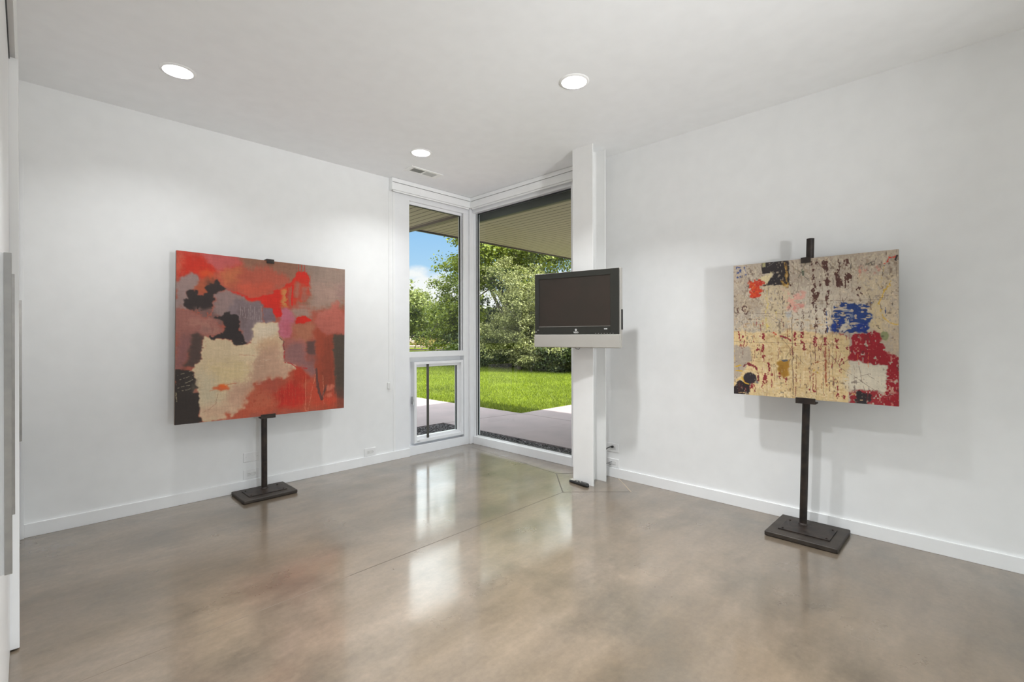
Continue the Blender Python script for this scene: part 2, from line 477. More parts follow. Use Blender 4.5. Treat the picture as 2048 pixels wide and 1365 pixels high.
boxes('tensioner', PLATE2, [(-1.089, -1.062, -0.016, 0.0, 0.712, 0.768)], t, 0.003)

# ------------------------------------------------------------------ steel column
mb = MB()
x0, x1, y0, y1 = -0.349, -0.160, -1.916, -1.713
yw = (y0 + y1) / 2
fl = 0.011
pts = [(x0, y0), (x0 + fl, y0)]
def fillet(cx, cy, r, a0, a1, n=5):
    return [(cx + r * math.cos(math.radians(a0 + (a1 - a0) * i / n)), cy + r * math.sin(math.radians(a0 + (a1 - a0) * i / n))) for i in range(n + 1)]
r = 0.014
pts += fillet(x0 + fl + r, yw - 0.004 - r, r, 180, 90)
pts += fillet(x1 - fl - r, yw - 0.004 - r, r, 90, 0)
pts += [(x1 - fl, y0), (x1, y0), (x1, y1), (x1 - fl, y1)]
pts += fillet(x1 - fl - r, yw + 0.004 + r, r, 0, -90)
pts += fillet(x0 + fl + r, yw + 0.004 + r, r, 270, 180)
pts += [(x0 + fl, y1), (x0, y1)]
mb.prism(pts, 0.0, H)
col = mb.build('steel_column', STEELP, None, 0.0008)
tag(col, 'white painted steel wide flange column standing beside the corner window', 'column')

# ------------------------------------------------------------------ closet doors along the photo-left edge
DZ = 2.305
d1 = struct(boxes('door_1', DOORP, [(-3.655, -3.6175, -4.85, -2.262, 0.012, DZ)], None, 0.0015))
d2 = struct(boxes('door_2', DOORP, [(-3.657, -3.6195, -2.256, -1.486, 0.012, DZ)], None, 0.0015))
d3 = struct(boxes('door_3', DOORP, [(-3.6415, -3.5935, -1.484, -1.440, 0.008, DZ + 0.004)], None, 0.0015))
d4 = struct(boxes('door_4', DOORP, [(-3.640, -3.6015, -1.436, -0.040, 0.012, DZ)], None, 0.0015))
struct(boxes('trim_1', BASE, [(-3.66, -3.584, -0.030, 0.0, 0, 2.316)], None, 0.001))
def pull(par, xf, xo, y):
    m_ = MB(); m_.box(xo - 0.0125, xo, y - 0.006, y + 0.006, 0.683, 1.413)
    m_.build('door_handle', ALU, par, 0.0006)
    boxes('handle_web', DOORP, [(xf, xo - 0.0125, y - 0.001, y + 0.001, 0.683, 1.413)], par)
pull(d1, -3.6175, -3.5970, -2.588)
pull(d2, -3.6195, -3.5982, -2.066)
pull(d4, -3.6015, -3.5893, -0.617)

# ------------------------------------------------------------------ recessed ceiling lights and vent
def downlight(x, y, label, watts, spread):
    t = thing('ceiling_light', label, 'ceiling light', (x, y, H), 'round recessed ceiling lights')
    m_ = MB(); m_.cap = False
    m_.lathe([(0.074, H - 0.001), (0.0755, H - 0.006), (0.088, H - 0.005), (0.092, H - 0.0015), (0.092, H)], (x, y, 0), 48)
    m_.build('trim_ring', CANW, t, smooth=True)
    m_ = MB(); m_.cap = False
    m_.lathe([(0.0745, H - 0.004), (0.070, H + 0.014), (0.058, H + 0.040)], (x, y, 0), 48)
    m_.build('reflector', CANL, t, smooth=True)
    m_ = MB(); m_.lathe([(0.058, H + 0.040), (0.0001, H + 0.0395)], (x, y, 0), 48)
    m_.build('lens', LENS, t)
    ld = bpy.data.lights.new('lamp_light', 'AREA'); ld.shape = 'DISK'; ld.size = 0.11; ld.energy = LAMP * watts; ld.spread = math.radians(spread); ld.color = (0.965, 0.985, 1.0)
    lo = bpy.data.objects.new('lamp_light', ld); C.objects.link(lo); lo.parent = t; lo.location = (0, 0, 0.030)
    return t
CANL = mat('lit_reflector_paint', (0.90, 0.90, 0.89), 0.3)
LP = [(-2.945, -0.800, 'round recessed light in ceiling above the red painting', 4.4, 128),
      (-1.210, -2.382, 'round recessed light in ceiling in front of the steel column', 13.5, 112),
      (-1.218, -0.770, 'round recessed light in ceiling next to the air vent', 7.5, 125),
      (-2.350, -2.950, 'added round recessed fill light in ceiling nearest the camera, above the frame', 29, 108)]  # this last lamp is added out of view to brighten the room
# the ceiling is opened for each can
ce = bpy.data.objects['ceiling']
cutm = MB()
for x, y, *_ in LP:
    cutm.lathe([(0.0755, H - 0.05), (0.0755, H + 0.06)], (x, y, 0), 48)
cutter = cutm.build('cutter', CEIL)
md = ce.modifiers.new('cans', 'BOOLEAN'); md.object = cutter; md.solver = 'EXACT'
dg = bpy.context.evaluated_depsgraph_get()
me_new = bpy.data.meshes.new_from_object(ce.evaluated_get(dg))
ce.modifiers.clear(); ce.data = me_new
bpy.data.objects.remove(cutter)
for q in LP: downlight(*q)

t = thing('ceiling_vent', 'white rectangular ceiling air vent with two grey louvred halves by the corner', 'air vent', (-0.918, -0.372, H))
vx0, vx1, vy0, vy1 = -1.098, -0.742, -0.455, -0.305
boxes('vent_frame', CANW, [(vx0, vx1, vy0, vy0 + 0.030, H - 0.007, H), (vx0, vx1, vy1 - 0.030, vy1, H - 0.007, H), (vx0, vx0 + 0.045, vy0 + 0.030, vy1 - 0.030, H - 0.007, H),
                           (vx1 - 0.045, vx1, vy0 + 0.030, vy1 - 0.030, H - 0.007, H), (-0.926, -0.914, vy0 + 0.030, vy1 - 0.030, H - 0.007, H)], t, 0.0015)
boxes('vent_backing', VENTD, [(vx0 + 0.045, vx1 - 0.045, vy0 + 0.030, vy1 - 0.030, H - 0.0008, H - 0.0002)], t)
for a0, a1, s in ((vx0 + 0.046, -0.927, 1), (-0.913, vx1 - 0.046, -1)):
    m_ = MB()
    k = a0 + 0.004
    while k < a1 - 0.003:
        m_.obox((k, (vy0 + vy1) / 2, H - 0.0038), (s * 0.5, 0, 0.6), (0, 1, 0), (0.6, 0, -s * 0.5), 0.0036, 0.044, 0.0004)
        k += 0.0085
    m_.build('louvre', mat('louvre_grey', (0.58, 0.58, 0.55), 0.5), t)

# ------------------------------------------------------------------ outlets
def slots(m_, P, cx, cz):
    for du in (-0.0105, 0.0105):
        P(m_, cx + du * 0 + 0.0, cz)
def outlet(name, label, ax, c, z, kind):
    """plate 118 x 74 mm, long side horizontal; ax = wall plane"""
    t = thing(name, label, 'outlet', (c, 0, z) if ax == 'y' else (0, c, z))
    def B(a0, a1, d0, d1, z0, z1):
        return (c + a0, c + a1, -d1, -d0, z + z0, z + z1) if ax == 'y' else (-d1, -d0, c + a0, c + a1, z + z0, z + z1)
    boxes('cover_plate', PLATE, [B(-0.059, 0.059, 0.0, 0.006, -0.0375, 0.0375)], t, 0.003)
    if kind == 'blank':
        for s in (-0.041, 0.041): boxes('screw', CHROME, [B(s - 0.002, s + 0.002, 0.0055, 0.0068, -0.002, 0.002)], t)
        return t
    boxes('receptacle', PLATE2, [B(-0.034, 0.034, 0.0055, 0.0075, -0.0165, 0.0165)], t, 0.001)
    if kind == 'duplex':
        L_ = []
        for s in (-0.019, 0.019):
            L_ += [B(s - 0.004, s + 0.004, 0.0072, 0.0078, 0.0045, 0.0062), B(s - 0.003, s + 0.003, 0.0072, 0.0078, -0.0065, -0.0048), B(s + 0.0085, s + 0.0125, 0.0072, 0.0078, -0.002, 0.002)]
        for q in L_: boxes('socket_slot', SLOT, [q], t)
    if kind == 'jack':
        JG = mat('jack_grey', (0.28, 0.28, 0.28), 0.5)
        for z_ in (-0.012, 0.012): boxes('jack_slot', JG, [B(-0.030, 0.030, 0.0072, 0.0078, z_ - 0.001, z_ + 0.001)], t)
    return t
outlet('wall_plate', 'blank white wall plate above an outlet behind the left display stand', 'y', -2.312, 0.2635, 'blank')
outlet('wall_outlet', 'white double outlet just above baseboard under the blank wall plate', 'y', -2.312, 0.1285, 'duplex')
outlet('wall_outlet', 'white double outlet on the wall between left display stand and corner window', 'y', -1.274, 0.1220, 'duplex')
outlet('wall_outlet', 'upper white outlet right of the column with a black cord plugged in', 'x', -1.880, 0.2530, 'duplex')
outlet('wall_plate', 'lower white jack plate right of the column with a silver connector', 'x', -1.880, 0.1210, 'jack')
mb = MB(); mb.tube([(-0.008, -1.882, 0.262), (-0.030, -1.874, 0.264), (-0.050, -1.852, 0.252), (-0.066, -1.830, 0.215), (-0.075, -1.806, 0.15), (-0.085, -1.78, 0.06), (-0.10, -1.74, 0.0055), (-0.12, -1.66, 0.0045)], 0.0042, 10)
t = thing('power_cord', 'short black power cord hanging from the upper outlet behind the column', 'cord', (-0.06, -1.83, 0.0))
mb.build('cable', CORD, t, smooth=True)
boxes('plug', CORD, [(-0.026, -0.0078, -1.892, -1.874, 0.254, 0.272)], t, 0.003)
t = thing('cable_connector', 'small silver cable connector sticking out of the lower jack plate', 'connector', (-0.02, -1.87, 0.11))
mb = MB()
for i, (yy, zz) in enumerate(((-1.868, 0.128), (-1.850, 0.118), (-1.860, 0.106))):
    mb.lathe([(0.004, -0.034), (0.006, -0.030), (0.006, -0.020), (0.0045, -0.018), (0.0045, -0.0078)], (0, yy, zz), 10, 'x')
mb.build('connector_barrel', CHROME, t, smooth=True)
mb = MB(); mb.tube([(-0.034, -1.850, 0.118), (-0.055, -1.835, 0.113), (-0.078, -1.80, 0.10), (-0.09, -1.76, 0.05), (-0.10, -1.70, 0.0035)], 0.0026, 8)
mb.build('thin_cable', mat('grey_cable', (0.12, 0.12, 0.12), 0.5), t, smooth=True)


# ------------------------------------------------------------------ added spot lamp behind the camera, unseen, fills the ceiling with light
t = thing('added_fill_lamp', 'added black spot lamp behind the camera, out of view, filling the ceiling with light', 'added fill lamp', (-2.6, -6.3, 0))
m_ = MB(); m_.lathe([(0.14, 0.0), (0.14, 0.012), (0.10, 0.022), (0.02, 0.030), (0.0001, 0.030)], (-2.6, -6.3, 0), 40); m_.build('base', IRON, t, smooth=True)
m_ = MB(); m_.tube([(-2.6, -6.3, 0.028), (-2.6, -6.3, 1.10), (-2.61, -6.34, 1.20)], 0.011, 16); m_.build('pole', IRON, t, smooth=True)
hd = (Vector((-1.35, -1.5, 2.86)) - Vector((-2.6, -6.3, 1.3))).normalized()
h0 = Vector((-2.6, -6.3, 1.3))
m_ = MB(); m_.tube([h0 - hd * 0.22, h0 - hd * 0.20, h0 - hd * 0.12, h0 - hd * 0.012], [0.03, 0.07, 0.13, 0.155], 32); m_.build('lamp_head', IRON, t, smooth=True)
ld = bpy.data.lights.new('fill_light', 'AREA'); ld.shape = 'DISK'; ld.size = 0.29; ld.energy = 13.5; ld.spread = 1.2; ld.color = (0.965, 0.985, 1.0)
lo = bpy.data.objects.new('fill_light', ld); C.objects.link(lo); lo.parent = t
lo.location = h0 - Vector((-2.6, -6.3, 0)); lo.rotation_euler = hd.to_track_quat('-Z', 'Y').to_euler()
RED_ABSTRACT = [
 ('P',(166,84,66),[(-.0946,-.1243),(1.1475,-.3367),(1.1642,1.3175),(-.0894,1.1203)],0,0,1.0,.0,0),
 ('P',(190,60,45),[(-.0112,-.012),(.3294,-.0074),(.3379,.1125),(.2472,.172),(-.0103,.186)],.02,.02,1.0,.0,0),
 ('P',(188,92,90),[(.1238,-.006),(.3217,-.0064),(.3221,.0538),(.2101,.1165),(.1384,.0949)],.03,.03,.9,.0,0),
 ('P',(196,46,26),[(.0002,.0381),(.0485,.0119),(.0962,.0139),(.1313,.0833),(.21,.0956),(.2104,.1668),(.1039,.1679),(.0626,.1312),(.0291,.1441),(-.0038,.1775)],.014,.03,.95,.0,0),
 ('P',(200,120,95),[(-.0046,.003),(.0284,.0066),(.0224,.1352),(.0092,.1405),(-.0041,.114)],.02,.02,.6,.0,0),
 ('P',(212,84,36),[(.0967,.1075),(.2102,.1207),(.2067,.1504),(.1247,.1537)],.014,.02,.8,.0,0),
 ('P',(143,100,80),[(.3256,-.0112),(.6808,-.0097),(1.0114,-.0082),(1.0058,.2877),(.7475,.2812),(.5673,.1721),(.3692,.1181),(.3222,.0624)],.02,.02,1.0,.0,0),
 ('P',(150,128,115),[(.6538,-.0019),(1.0114,-.0082),(1.0055,.2577),(.7475,.2812),(.7505,.0723)],.04,.02,1.0,.0,0),
 ('P',(176,84,64),[(.2101,.1082),(.3069,.0769),(.4817,.0359),(.5926,.0785),(.6191,.1127),(.5331,.1748),(.4999,.2493),(.308,.257),(.2475,.2228),(.2031,.159)],.025,.03,.95,.0,0),
 ('P',(182,104,66),[(.2101,.1123),(.3221,.0538),(.2999,.1761),(.2474,.1932)],.03,.02,.8,.0,0),
 ('P',(196,82,58),[(.2923,.1853),(.516,.1491),(.4832,.2414),(.3079,.2355)],.03,.02,.7,.0,0),
 ('P',(205,40,24),[(.2437,.2078),(.3079,.2312),(.4018,.2466),(.5165,.2194),(.5205,.192),(.5672,.1676),(.6368,.1037),(.6768,.0589),(.7317,.0571),(.7573,.1001),(.754,.1574),(.7325,.1449),(.6548,.1188),(.6195,.1542),(.5761,.2034),(.5682,.2952),(.534,.3032),(.5086,.3027),(.4588,.3008),(.4382,.2664),(.3701,.2635),(.308,.2561)],.005,.012,1.0,.0,0),
 ('P',(205,50,28),[(.5672,.1676),(.6546,.1048),(.7536,.1099),(.7469,.2053),(.7102,.2455),(.6827,.2285),(.647,.2772),(.6117,.2975),(.5682,.2952)],.012,.015,.75,.0,0),
 ('P',(188,128,70),[(.5647,.1814),(.6108,.1705),(.6117,.2929),(.5708,.2978)],.014,.01,.9,.15,0),
 ('P',(158,98,80),[(.6459,.1334),(.6818,.121),(.6844,.2209),(.651,.2166)],.01,.01,.9,.0,0),
 ('P',(158,96,78),[(.6124,.1593),(.6372,.1527),(.6417,.2821),(.6169,.288)],.01,.01,.8,.0,0),
 ('P',(160,104,88),[(.6957,.1526),(.7325,.1543),(.7332,.2347),(.6964,.237)],.012,.01,.8,.0,0),
 ('L',(200,36,24),[(.6371,.1481),(.6363,.2778)],.01157,.004,1.0,.0,.0015),
 ('L',(190,50,36),[(.6728,.0034),(.6788,.0811)],.00331,.004,1.0,.0,.0015),
 ('L',(190,50,36),[(.6955,.0046),(.6942,.0731)],.00331,.004,1.0,.0,.0015),
 ('L',(190,40,30),[(.7138,.0053),(.717,.0661)],.00413,.004,1.0,.0,.0015),
 ('L',(185,70,55),[(.7552,.0737),(.7587,.1618)],.00331,.004,.8,.0,.0015),
 ('P',(148,124,119),[(-.0038,.1775),(.0358,.1483),(.0626,.1312),(.1038,.1532),(.1178,.183),(.0986,.2189),(.0665,.2295),(.0579,.2689),(.0367,.3385),(-.003,.3364)],.008,.02,1.0,.0,0),
 ('P',(168,84,54),[(.104,.1924),(.1528,.1569),(.2066,.1403),(.1817,.2151),(.1322,.2575),(.1015,.2497)],.012,.02,.95,.0,0),
 ('P',(140,116,112),[(.1783,.2444),(.2475,.216),(.3003,.2463),(.3702,.2678),(.4463,.2633),(.4579,.4032),(.4192,.4572),(.4034,.4926),(.3718,.5295),(.3402,.4844),(.3087,.3729),(.2484,.3793),(.1717,.3529)],.01,.02,1.0,.0,0),
 ('P',(52,42,40),[(.0684,.2131),(.0973,.2239),(.1015,.2538),(.1308,.2592),(.1474,.2069),(.193,.17),(.2103,.14),(.2193,.1828),(.2504,.2022),(.2239,.2211),(.1833,.2458),(.175,.3029),(.1652,.3382),(.1048,.341),(.0636,.3413),(.0353,.3265),(.0398,.2781),(.0552,.2731),(.0597,.2284)],.004,.012,1.0,.0,0),
 ('P',(70,50,44),[(.1474,.2069),(.1671,.1705),(.2103,.15),(.2032,.1841),(.1745,.2114)],.02,.02,.6,.0,0),
 ('P',(112,86,82),[(.0806,.3242),(.1752,.332),(.2277,.3758),(.2427,.4091),(.1399,.3806),(.0692,.3588)],.015,.02,.9,.2,0),
 ('P',(152,98,88),[(-.0044,.3365),(.0501,.3355),(.1189,.3797),(.2007,.3852),(.2376,.4262),(.2282,.4702),(.1545,.4745),(.1055,.48),(.0796,.5437),(.0597,.6408),(.033,.6818),(-.004,.6947)],.01,.02,1.0,.0,0),
 ('P',(172,120,106),[(.0706,.3774),(.1755,.3943),(.234,.4431),(.1976,.4807),(.0915,.4419)],.025,.03,.75,.2,0),
 ('P',(122,82,82),[(.0108,.4954),(.0712,.4869),(.0616,.6165),(.0316,.6721),(.0018,.683)],.03,.02,.7,.0,0),
 ('P',(125,90,84),[(.1052,.4211),(.1757,.4276),(.1975,.4606),(.1193,.4618)],.02,.02,.5,.0,0),
 ('P',(126,108,110),[(.3005,.2703),(.452,.2611),(.4612,.4048),(.419,.4236),(.4033,.4856),(.3796,.5173),(.3559,.4929),(.3245,.4414),(.3164,.3726),(.2631,.3406),(.2703,.2892)],.01,.015,1.0,.0,0),
 ('P',(92,74,72),[(.3081,.2784),(.3704,.3009),(.3708,.3707),(.3244,.4241),(.3086,.3557)],.03,.03,.5,.2,0),
 ('P',(120,100,106),[(.4588,.3052),(.5272,.3),(.5312,.3939),(.4678,.4082)],.005,.01,1.0,.0,0),
 ('L',(178,160,156),[(.3274,.2946),(.331,.3721)],.00182,.004,.75,.3,.0015),
 ('L',(178,160,156),[(.3392,.3259),(.3427,.3743)],.00182,.004,.75,.3,.0015),
 ('L',(178,160,156),[(.3508,.3054),(.3544,.3765)],.00182,.004,.75,.3,.0015),
 ('L',(178,160,156),[(.3627,.337),(.3661,.3787)],.00182,.004,.75,.3,.0015),
 ('L',(178,160,156),[(.3744,.3164),(.378,.3809)],.00182,.004,.75,.3,.0015),
 ('L',(178,160,156),[(.3861,.2957),(.3899,.3831)],.00182,.004,.75,.3,.0015),
 ('L',(178,160,156),[(.3983,.3276),(.4019,.3854)],.00182,.004,.75,.3,.0015),
 ('L',(178,160,156),[(.4102,.3068),(.4139,.3876)],.00182,.004,.75,.3,.0015),
 ('L',(178,160,156),[(.4224,.3388),(.426,.3899)],.00182,.004,.75,.3,.0015),
 ('L',(178,160,156),[(.4344,.3179),(.4382,.3922)],.00182,.004,.75,.3,.0015),
 ('L',(178,160,156),[(.4465,.297),(.4504,.3945)],.00182,.004,.75,.3,.0015),
 ('P',(47,39,38),[(.2519,.341),(.3101,.3471),(.3181,.407),(.3169,.4501),(.3496,.4843),(.3529,.5103),(.3813,.5251),(.3328,.5424),(.2868,.5337),(.2791,.508),(.2343,.4997),(.1761,.5009),(.1689,.4893),(.2341,.4702),(.2502,.4259),(.2322,.3858),(.1754,.3777),(.2409,.3584)],.004,.012,1.0,.0,0),
 ('P',(80,62,56),[(.0779,.4722),(.1362,.4764),(.1353,.577),(.1258,.6428),(.0995,.66),(.0317,.6922),(.0705,.6249),(.0687,.5437)],.012,.015,1.0,.0,0),
 ('P',(205,182,148),[(.1369,.483),(.1761,.4992),(.2791,.5106),(.2884,.5362),(.3814,.5383),(.4033,.4856),(.419,.4236),(.435,.4091),(.5483,.4043),(.5524,.4915),(.5891,.5482),(.5934,.6566),(.6609,.6792),(.6614,.7446),(.5716,.7677),(.4374,.7603),(.438,.8492),(.3743,.9144),(.3123,.9692),(.252,.9985),(.1291,1.0059),(.118,.8909),(.1177,.8234),(.1001,.7893),(.0825,.7066),(.0995,.6583),(.1271,.628),(.1339,.577)],.004,.012,1.0,.0,0),
 ('P',(208,184,138),[(.1413,.6432),(.3725,.6326),(.4051,.7568),(.2657,.785),(.2064,.746)],.05,.03,.8,.0,0),
 ('P',(184,146,122),[(.4038,.5542),(.5699,.5371),(.5899,.6565),(.6547,.6883),(.6417,.7464),(.5715,.7585),(.4537,.7594),(.438,.8474),(.3585,.9156),(.2892,.9221),(.2364,.8662),(.2808,.786),(.397,.7475)],.03,.03,.95,.0,0),
 ('P',(214,196,172),[(.4286,.4181),(.5484,.4115),(.5453,.4643),(.4036,.5295),(.4074,.4926)],.02,.02,.85,.0,0),
 ('P',(190,152,120),[(.4194,.4925),(.561,.4915),(.5831,.5646),(.42,.5808)],.04,.02,.8,.0,0),
 ('P',(214,192,158),[(.3252,.5536),(.4038,.5542),(.4122,.6248),(.3294,.6142)],.02,.02,.7,.0,0),
 ('P',(190,178,152),[(.0892,.6661),(.199,.7288),(.2073,.9143),(.1217,.9325),(.1177,.8234)],.05,.02,.7,.0,0),
 ('P',(200,160,134),[(.1251,.9188),(.2513,.8845),(.3738,.8426),(.3276,.9474),(.252,.9985),(.1291,1.0059)],.03,.03,.7,.0,0),
 ('L',(190,130,110),[(.1511,.4944),(.1494,.5689)],.00413,.004,.6,.3,.0015),
 ('L',(190,130,110),[(.3255,.6037),(.4041,.607)],.00496,.004,.5,.3,.0015),
 ('P',(176,82,58),[(.4374,.763),(.5889,.753),(.661,.7007),(.7323,.7034),(.8084,.7787),(.8092,.8752),(.9476,.8856),(1.0126,1.0113),(.4552,.9871),(.2372,1.0062),(.3275,.9362),(.4218,.8568)],.012,.03,1.0,.0,0),
 ('P',(160,76,62),[(.4537,.7594),(.5543,.7558),(.5723,.8575),(.4874,.8601),(.4377,.8118)],.04,.03,.6,.0,0),
 ('P',(190,104,76),[(.3741,.8864),(.4871,.8062),(.5468,.9011),(.4882,.9681),(.3278,.9821)],.04,.03,.6,.1,0),
 ('P',(188,44,32),[(.572,.8208),(.66,.7986),(.7383,.8699),(.7252,.9685),(.5731,.9785),(.5468,.9011)],.03,.03,.9,.0,0),
 ('P',(172,56,36),[(.6574,.6912),(.7249,.7031),(.7517,.7947),(.6603,.836)],.01,.02,1.0,.0,0),
 ('P',(198,70,48),[(.7516,.7851),(.8579,.8984),(.9474,.8657),(.9383,.9841),(.7532,.9807)],.03,.03,.7,.0,0),
 ('P',(186,104,120),[(.5683,.3088),(.6223,.2951),(.6611,.3602),(.6436,.4166),(.6326,.4909),(.5888,.5142),(.5558,.4933),(.55,.4024),(.5669,.3655)],.012,.012,1.0,.0,0),
 ('P',(176,84,96),[(.5602,.3912),(.6299,.3706),(.622,.491),(.5696,.4914)],.02,.02,.6,.0,0),
 ('P',(164,98,88),[(.587,.505),(.7352,.4902),(.7368,.6846),(.7906,.7028),(.7741,.7787),(.7139,.7093),(.6591,.6791),(.5933,.6493)],.01,.01,1.0,.0,0),
 ('P',(140,100,98),[(.6014,.5556),(.7125,.5394),(.7366,.6514),(.7998,.6628),(.7799,.7886),(.737,.7036),(.65,.6695),(.5986,.6494)],.02,.015,.85,.0,0),
 ('L',(180,52,52),[(.5829,.5325),(.5893,.583),(.5899,.6611),(.6322,.6689),(.6637,.6961),(.737,.7036)],.00579,.004,.85,.25,.0015),
 ('L',(100,66,60),[(.555,.4961),(.5828,.5234),(.5893,.5739)],.00661,.004,.7,.2,.0015),
 ('P',(172,108,82),[(.6302,.4076),(.7691,.3926),(.7717,.4851),(.7401,.5139),(.6533,.5141)],.02,.02,1.0,.0,0),
 ('P',(158,128,114),[(.6275,.2875),(.7586,.2692),(.7707,.3582),(.7389,.3622),(.6836,.3454),(.6405,.3563)],.02,.02,1.0,.0,0),
 ('P',(182,100,86),[(.892,.2932),(.9014,.2261),(.9537,.2209),(.9646,.2897),(1.0147,.3475),(1.0076,.4762),(.8738,.4736),(.7883,.4342),(.7653,.3946),(.8238,.3254)],.012,.02,1.0,.0,0),
 ('P',(168,136,122),[(.7743,.1176),(.9406,.1229),(.9823,.2091),(.9013,.2192),(.8428,.2859),(.7681,.2754)],.05,.03,.8,.0,0),
 ('P',(150,116,110),[(.9206,.1344),(1.0125,.1169),(1.0051,.2076),(.9312,.1927)],.04,.03,.7,.0,0),
 ('P',(206,36,22),[(.6593,.3622),(.6745,.3467),(.7248,.3447),(.7595,.3776),(.7114,.398),(.6596,.4013)],.004,.008,1.0,.0,0),
 ('P',(206,32,22),[(.5111,.3008),(.5682,.2979),(.5738,.3561),(.5386,.361),(.5214,.3291)],.004,.008,1.0,.0,0),
 ('P',(160,72,50),[(.7639,.4538),(.8055,.4349),(.8738,.4716),(.9156,.479),(.931,.8447),(.8521,.9125),(.8091,.8559),(.7885,.6816),(.7967,.5205)],.012,.012,1.0,.0,0),
 ('P',(120,60,44),[(.864,.4795),(.9186,.479),(.931,.8447),(.8575,.8593),(.8365,.6832)],.03,.02,.5,.0,0),
 ('P',(80,68,58),[(.9136,.4791),(1.0075,.4722),(1.0118,.9307),(.9479,.9204),(.9284,.7852)],.01,.01,1.0,.0,0),
 ('P',(110,70,60),[(.9322,.8646),(1.0113,.8702),(1.0126,1.0113),(.9283,.998)],.03,.02,.6,.0,0),
 ('P',(84,66,64),[(.7354,.5139),(.7928,.5138),(.7936,.6069),(.7362,.6059)],.01,.008,.85,.0,0),
 ('P',(120,84,82),[(.7362,.604),(.7974,.605),(.7942,.6818),(.7366,.6609)],.02,.01,.6,.0,0),
 ('L',(92,62,58),[(.7983,.7108),(.8108,.8367),(.8338,.9256)],.01653,.004,.85,.0,.0015),
 ('L',(92,62,58),[(.8691,.8308),(.8479,.8781),(.8386,.926)],.01322,.004,.8,.0,.0015),
 ('P',(206,118,94),[(.933,.8469),(.9297,.8561),(.9203,.863),(.9066,.8662),(.8915,.8651),(.878,.86),(.8686,.8519),(.8652,.8423),(.8685,.8332),(.8777,.8263),(.8912,.823),(.9063,.8239),(.92,.829),(.9295,.8372)],.008,.01,.8,.0,0),
 ('P',(206,110,86),[(.9134,.9027),(.9107,.9111),(.903,.9173),(.8918,.9202),(.8795,.9192),(.8684,.9145),(.8607,.907),(.8579,.8984),(.8605,.8901),(.8681,.8839),(.8791,.8809),(.8915,.8819),(.9027,.8865),(.9105,.894)],.008,.01,.8,.0,0),
 ('P',(55,47,43),[(-.008,.6826),(.0825,.6985),(.107,.7898),(.0851,.8144),(.1177,.8234),(.1229,.8897),(.1183,.9404),(.1305,1.0102),(-.0065,1.0096)],.005,.012,1.0,.0,0),
 ('P',(120,108,92),[(.0723,.7265),(.1068,.7406),(.1176,.8193),(.0727,.8038)],.02,.03,.5,.5,0),
 ('L',(165,152,128),[(.0105,.7145),(.0452,.7065),(.0824,.6944)],.00331,.004,.8,.25,.0015),
 ('L',(165,152,128),[(.008,.7448),(.0453,.734),(.0873,.7167)],.00331,.004,.8,.25,.0015),
 ('L',(165,152,128),[(.0055,.7686),(.0454,.7615),(.0847,.7459)],.00331,.004,.8,.25,.0015),
 ('L',(165,152,128),[(.0122,.7883),(.0455,.7776),(.0794,.7717)],.00331,.004,.8,.25,.0015),
 ('L',(165,152,128),[(.0189,.8048),(.0524,.8007),(.0727,.794)],.00331,.004,.8,.25,.0015),
 ('L',(190,175,140),[(.0071,.8151),(.0112,.8635)],.00496,.004,.7,.5,.0015),
 ('P',(205,100,58),[(.2703,.8058),(.2662,.8129),(.2546,.818),(.238,.8201),(.2196,.8188),(.2032,.8144),(.1918,.8078),(.1878,.8002),(.1918,.7932),(.203,.7881),(.2194,.7859),(.2378,.7871),(.2545,.7914),(.2661,.7981)],.006,.012,1.0,.0,0),
 ('P',(226,100,34),[(.2695,.7964),(.2673,.8014),(.2611,.8051),(.2521,.8068),(.2422,.8061),(.2333,.8032),(.2271,.7987),(.2249,.7934),(.2271,.7884),(.2332,.7847),(.2421,.783),(.252,.7836),(.261,.7865),(.2673,.791)],.01,.01,.8,.0,0),
 ('L',(190,120,90),[(.2657,.7833),(.3112,.7793)],.00661,.004,.6,.0,.0015),
 ('L',(200,130,100),[(.1706,.8149),(.1958,.8108)],.00413,.004,.6,.0,.0015),
 ('L',(150,112,92),[(.2105,.8388),(.1999,.8968),(.1712,.9275),(.1358,.9422)],.00248,.004,.7,.2,.0015),
 ('L',(226,150,116),[(.7298,.7365),(.7272,.9905)],.00264,.004,.8,.2,.0015),
 ('L',(226,150,116),[(.7948,.7491),(.7638,.8909),(.744,.9903)],.00264,.004,.8,.2,.0015),
 ('L',(226,150,116),[(.8479,.7614),(.8461,.8877),(.8528,.9934)],.00264,.004,.8,.2,.0015),
 ('L',(226,150,116),[(.7254,.9893),(.7458,.9924)],.00264,.004,.8,.2,.0015),
 ('L',(200,110,80),[(.5461,.8009),(.5496,.9378)],.00198,.004,.5,.4,.0015),
 ('L',(200,110,80),[(.5652,.8304),(.5684,.924)],.00198,.004,.5,.4,.0015),
 ('L',(200,110,80),[(.584,.8051),(.5874,.9101)],.00198,.004,.5,.4,.0015),
 ('L',(200,110,80),[(.6034,.8349),(.6065,.896)],.00198,.004,.5,.4,.0015),
 ('L',(200,110,80),[(.6226,.8094),(.6258,.8819)],.00198,.004,.5,.4,.0015),
 ('L',(200,110,80),[(.6424,.8395),(.6458,.9328)],.00198,.004,.5,.4,.0015),
 ('L',(200,110,80),[(.6619,.8137),(.6654,.9187)],.00198,.004,.5,.4,.0015),
 ('L',(200,110,80),[(.682,.8441),(.6852,.9044)],.00198,.004,.5,.4,.0015),
 ('L',(200,110,80),[(.7019,.8181),(.7052,.8901)],.00198,.004,.5,.4,.0015),
]
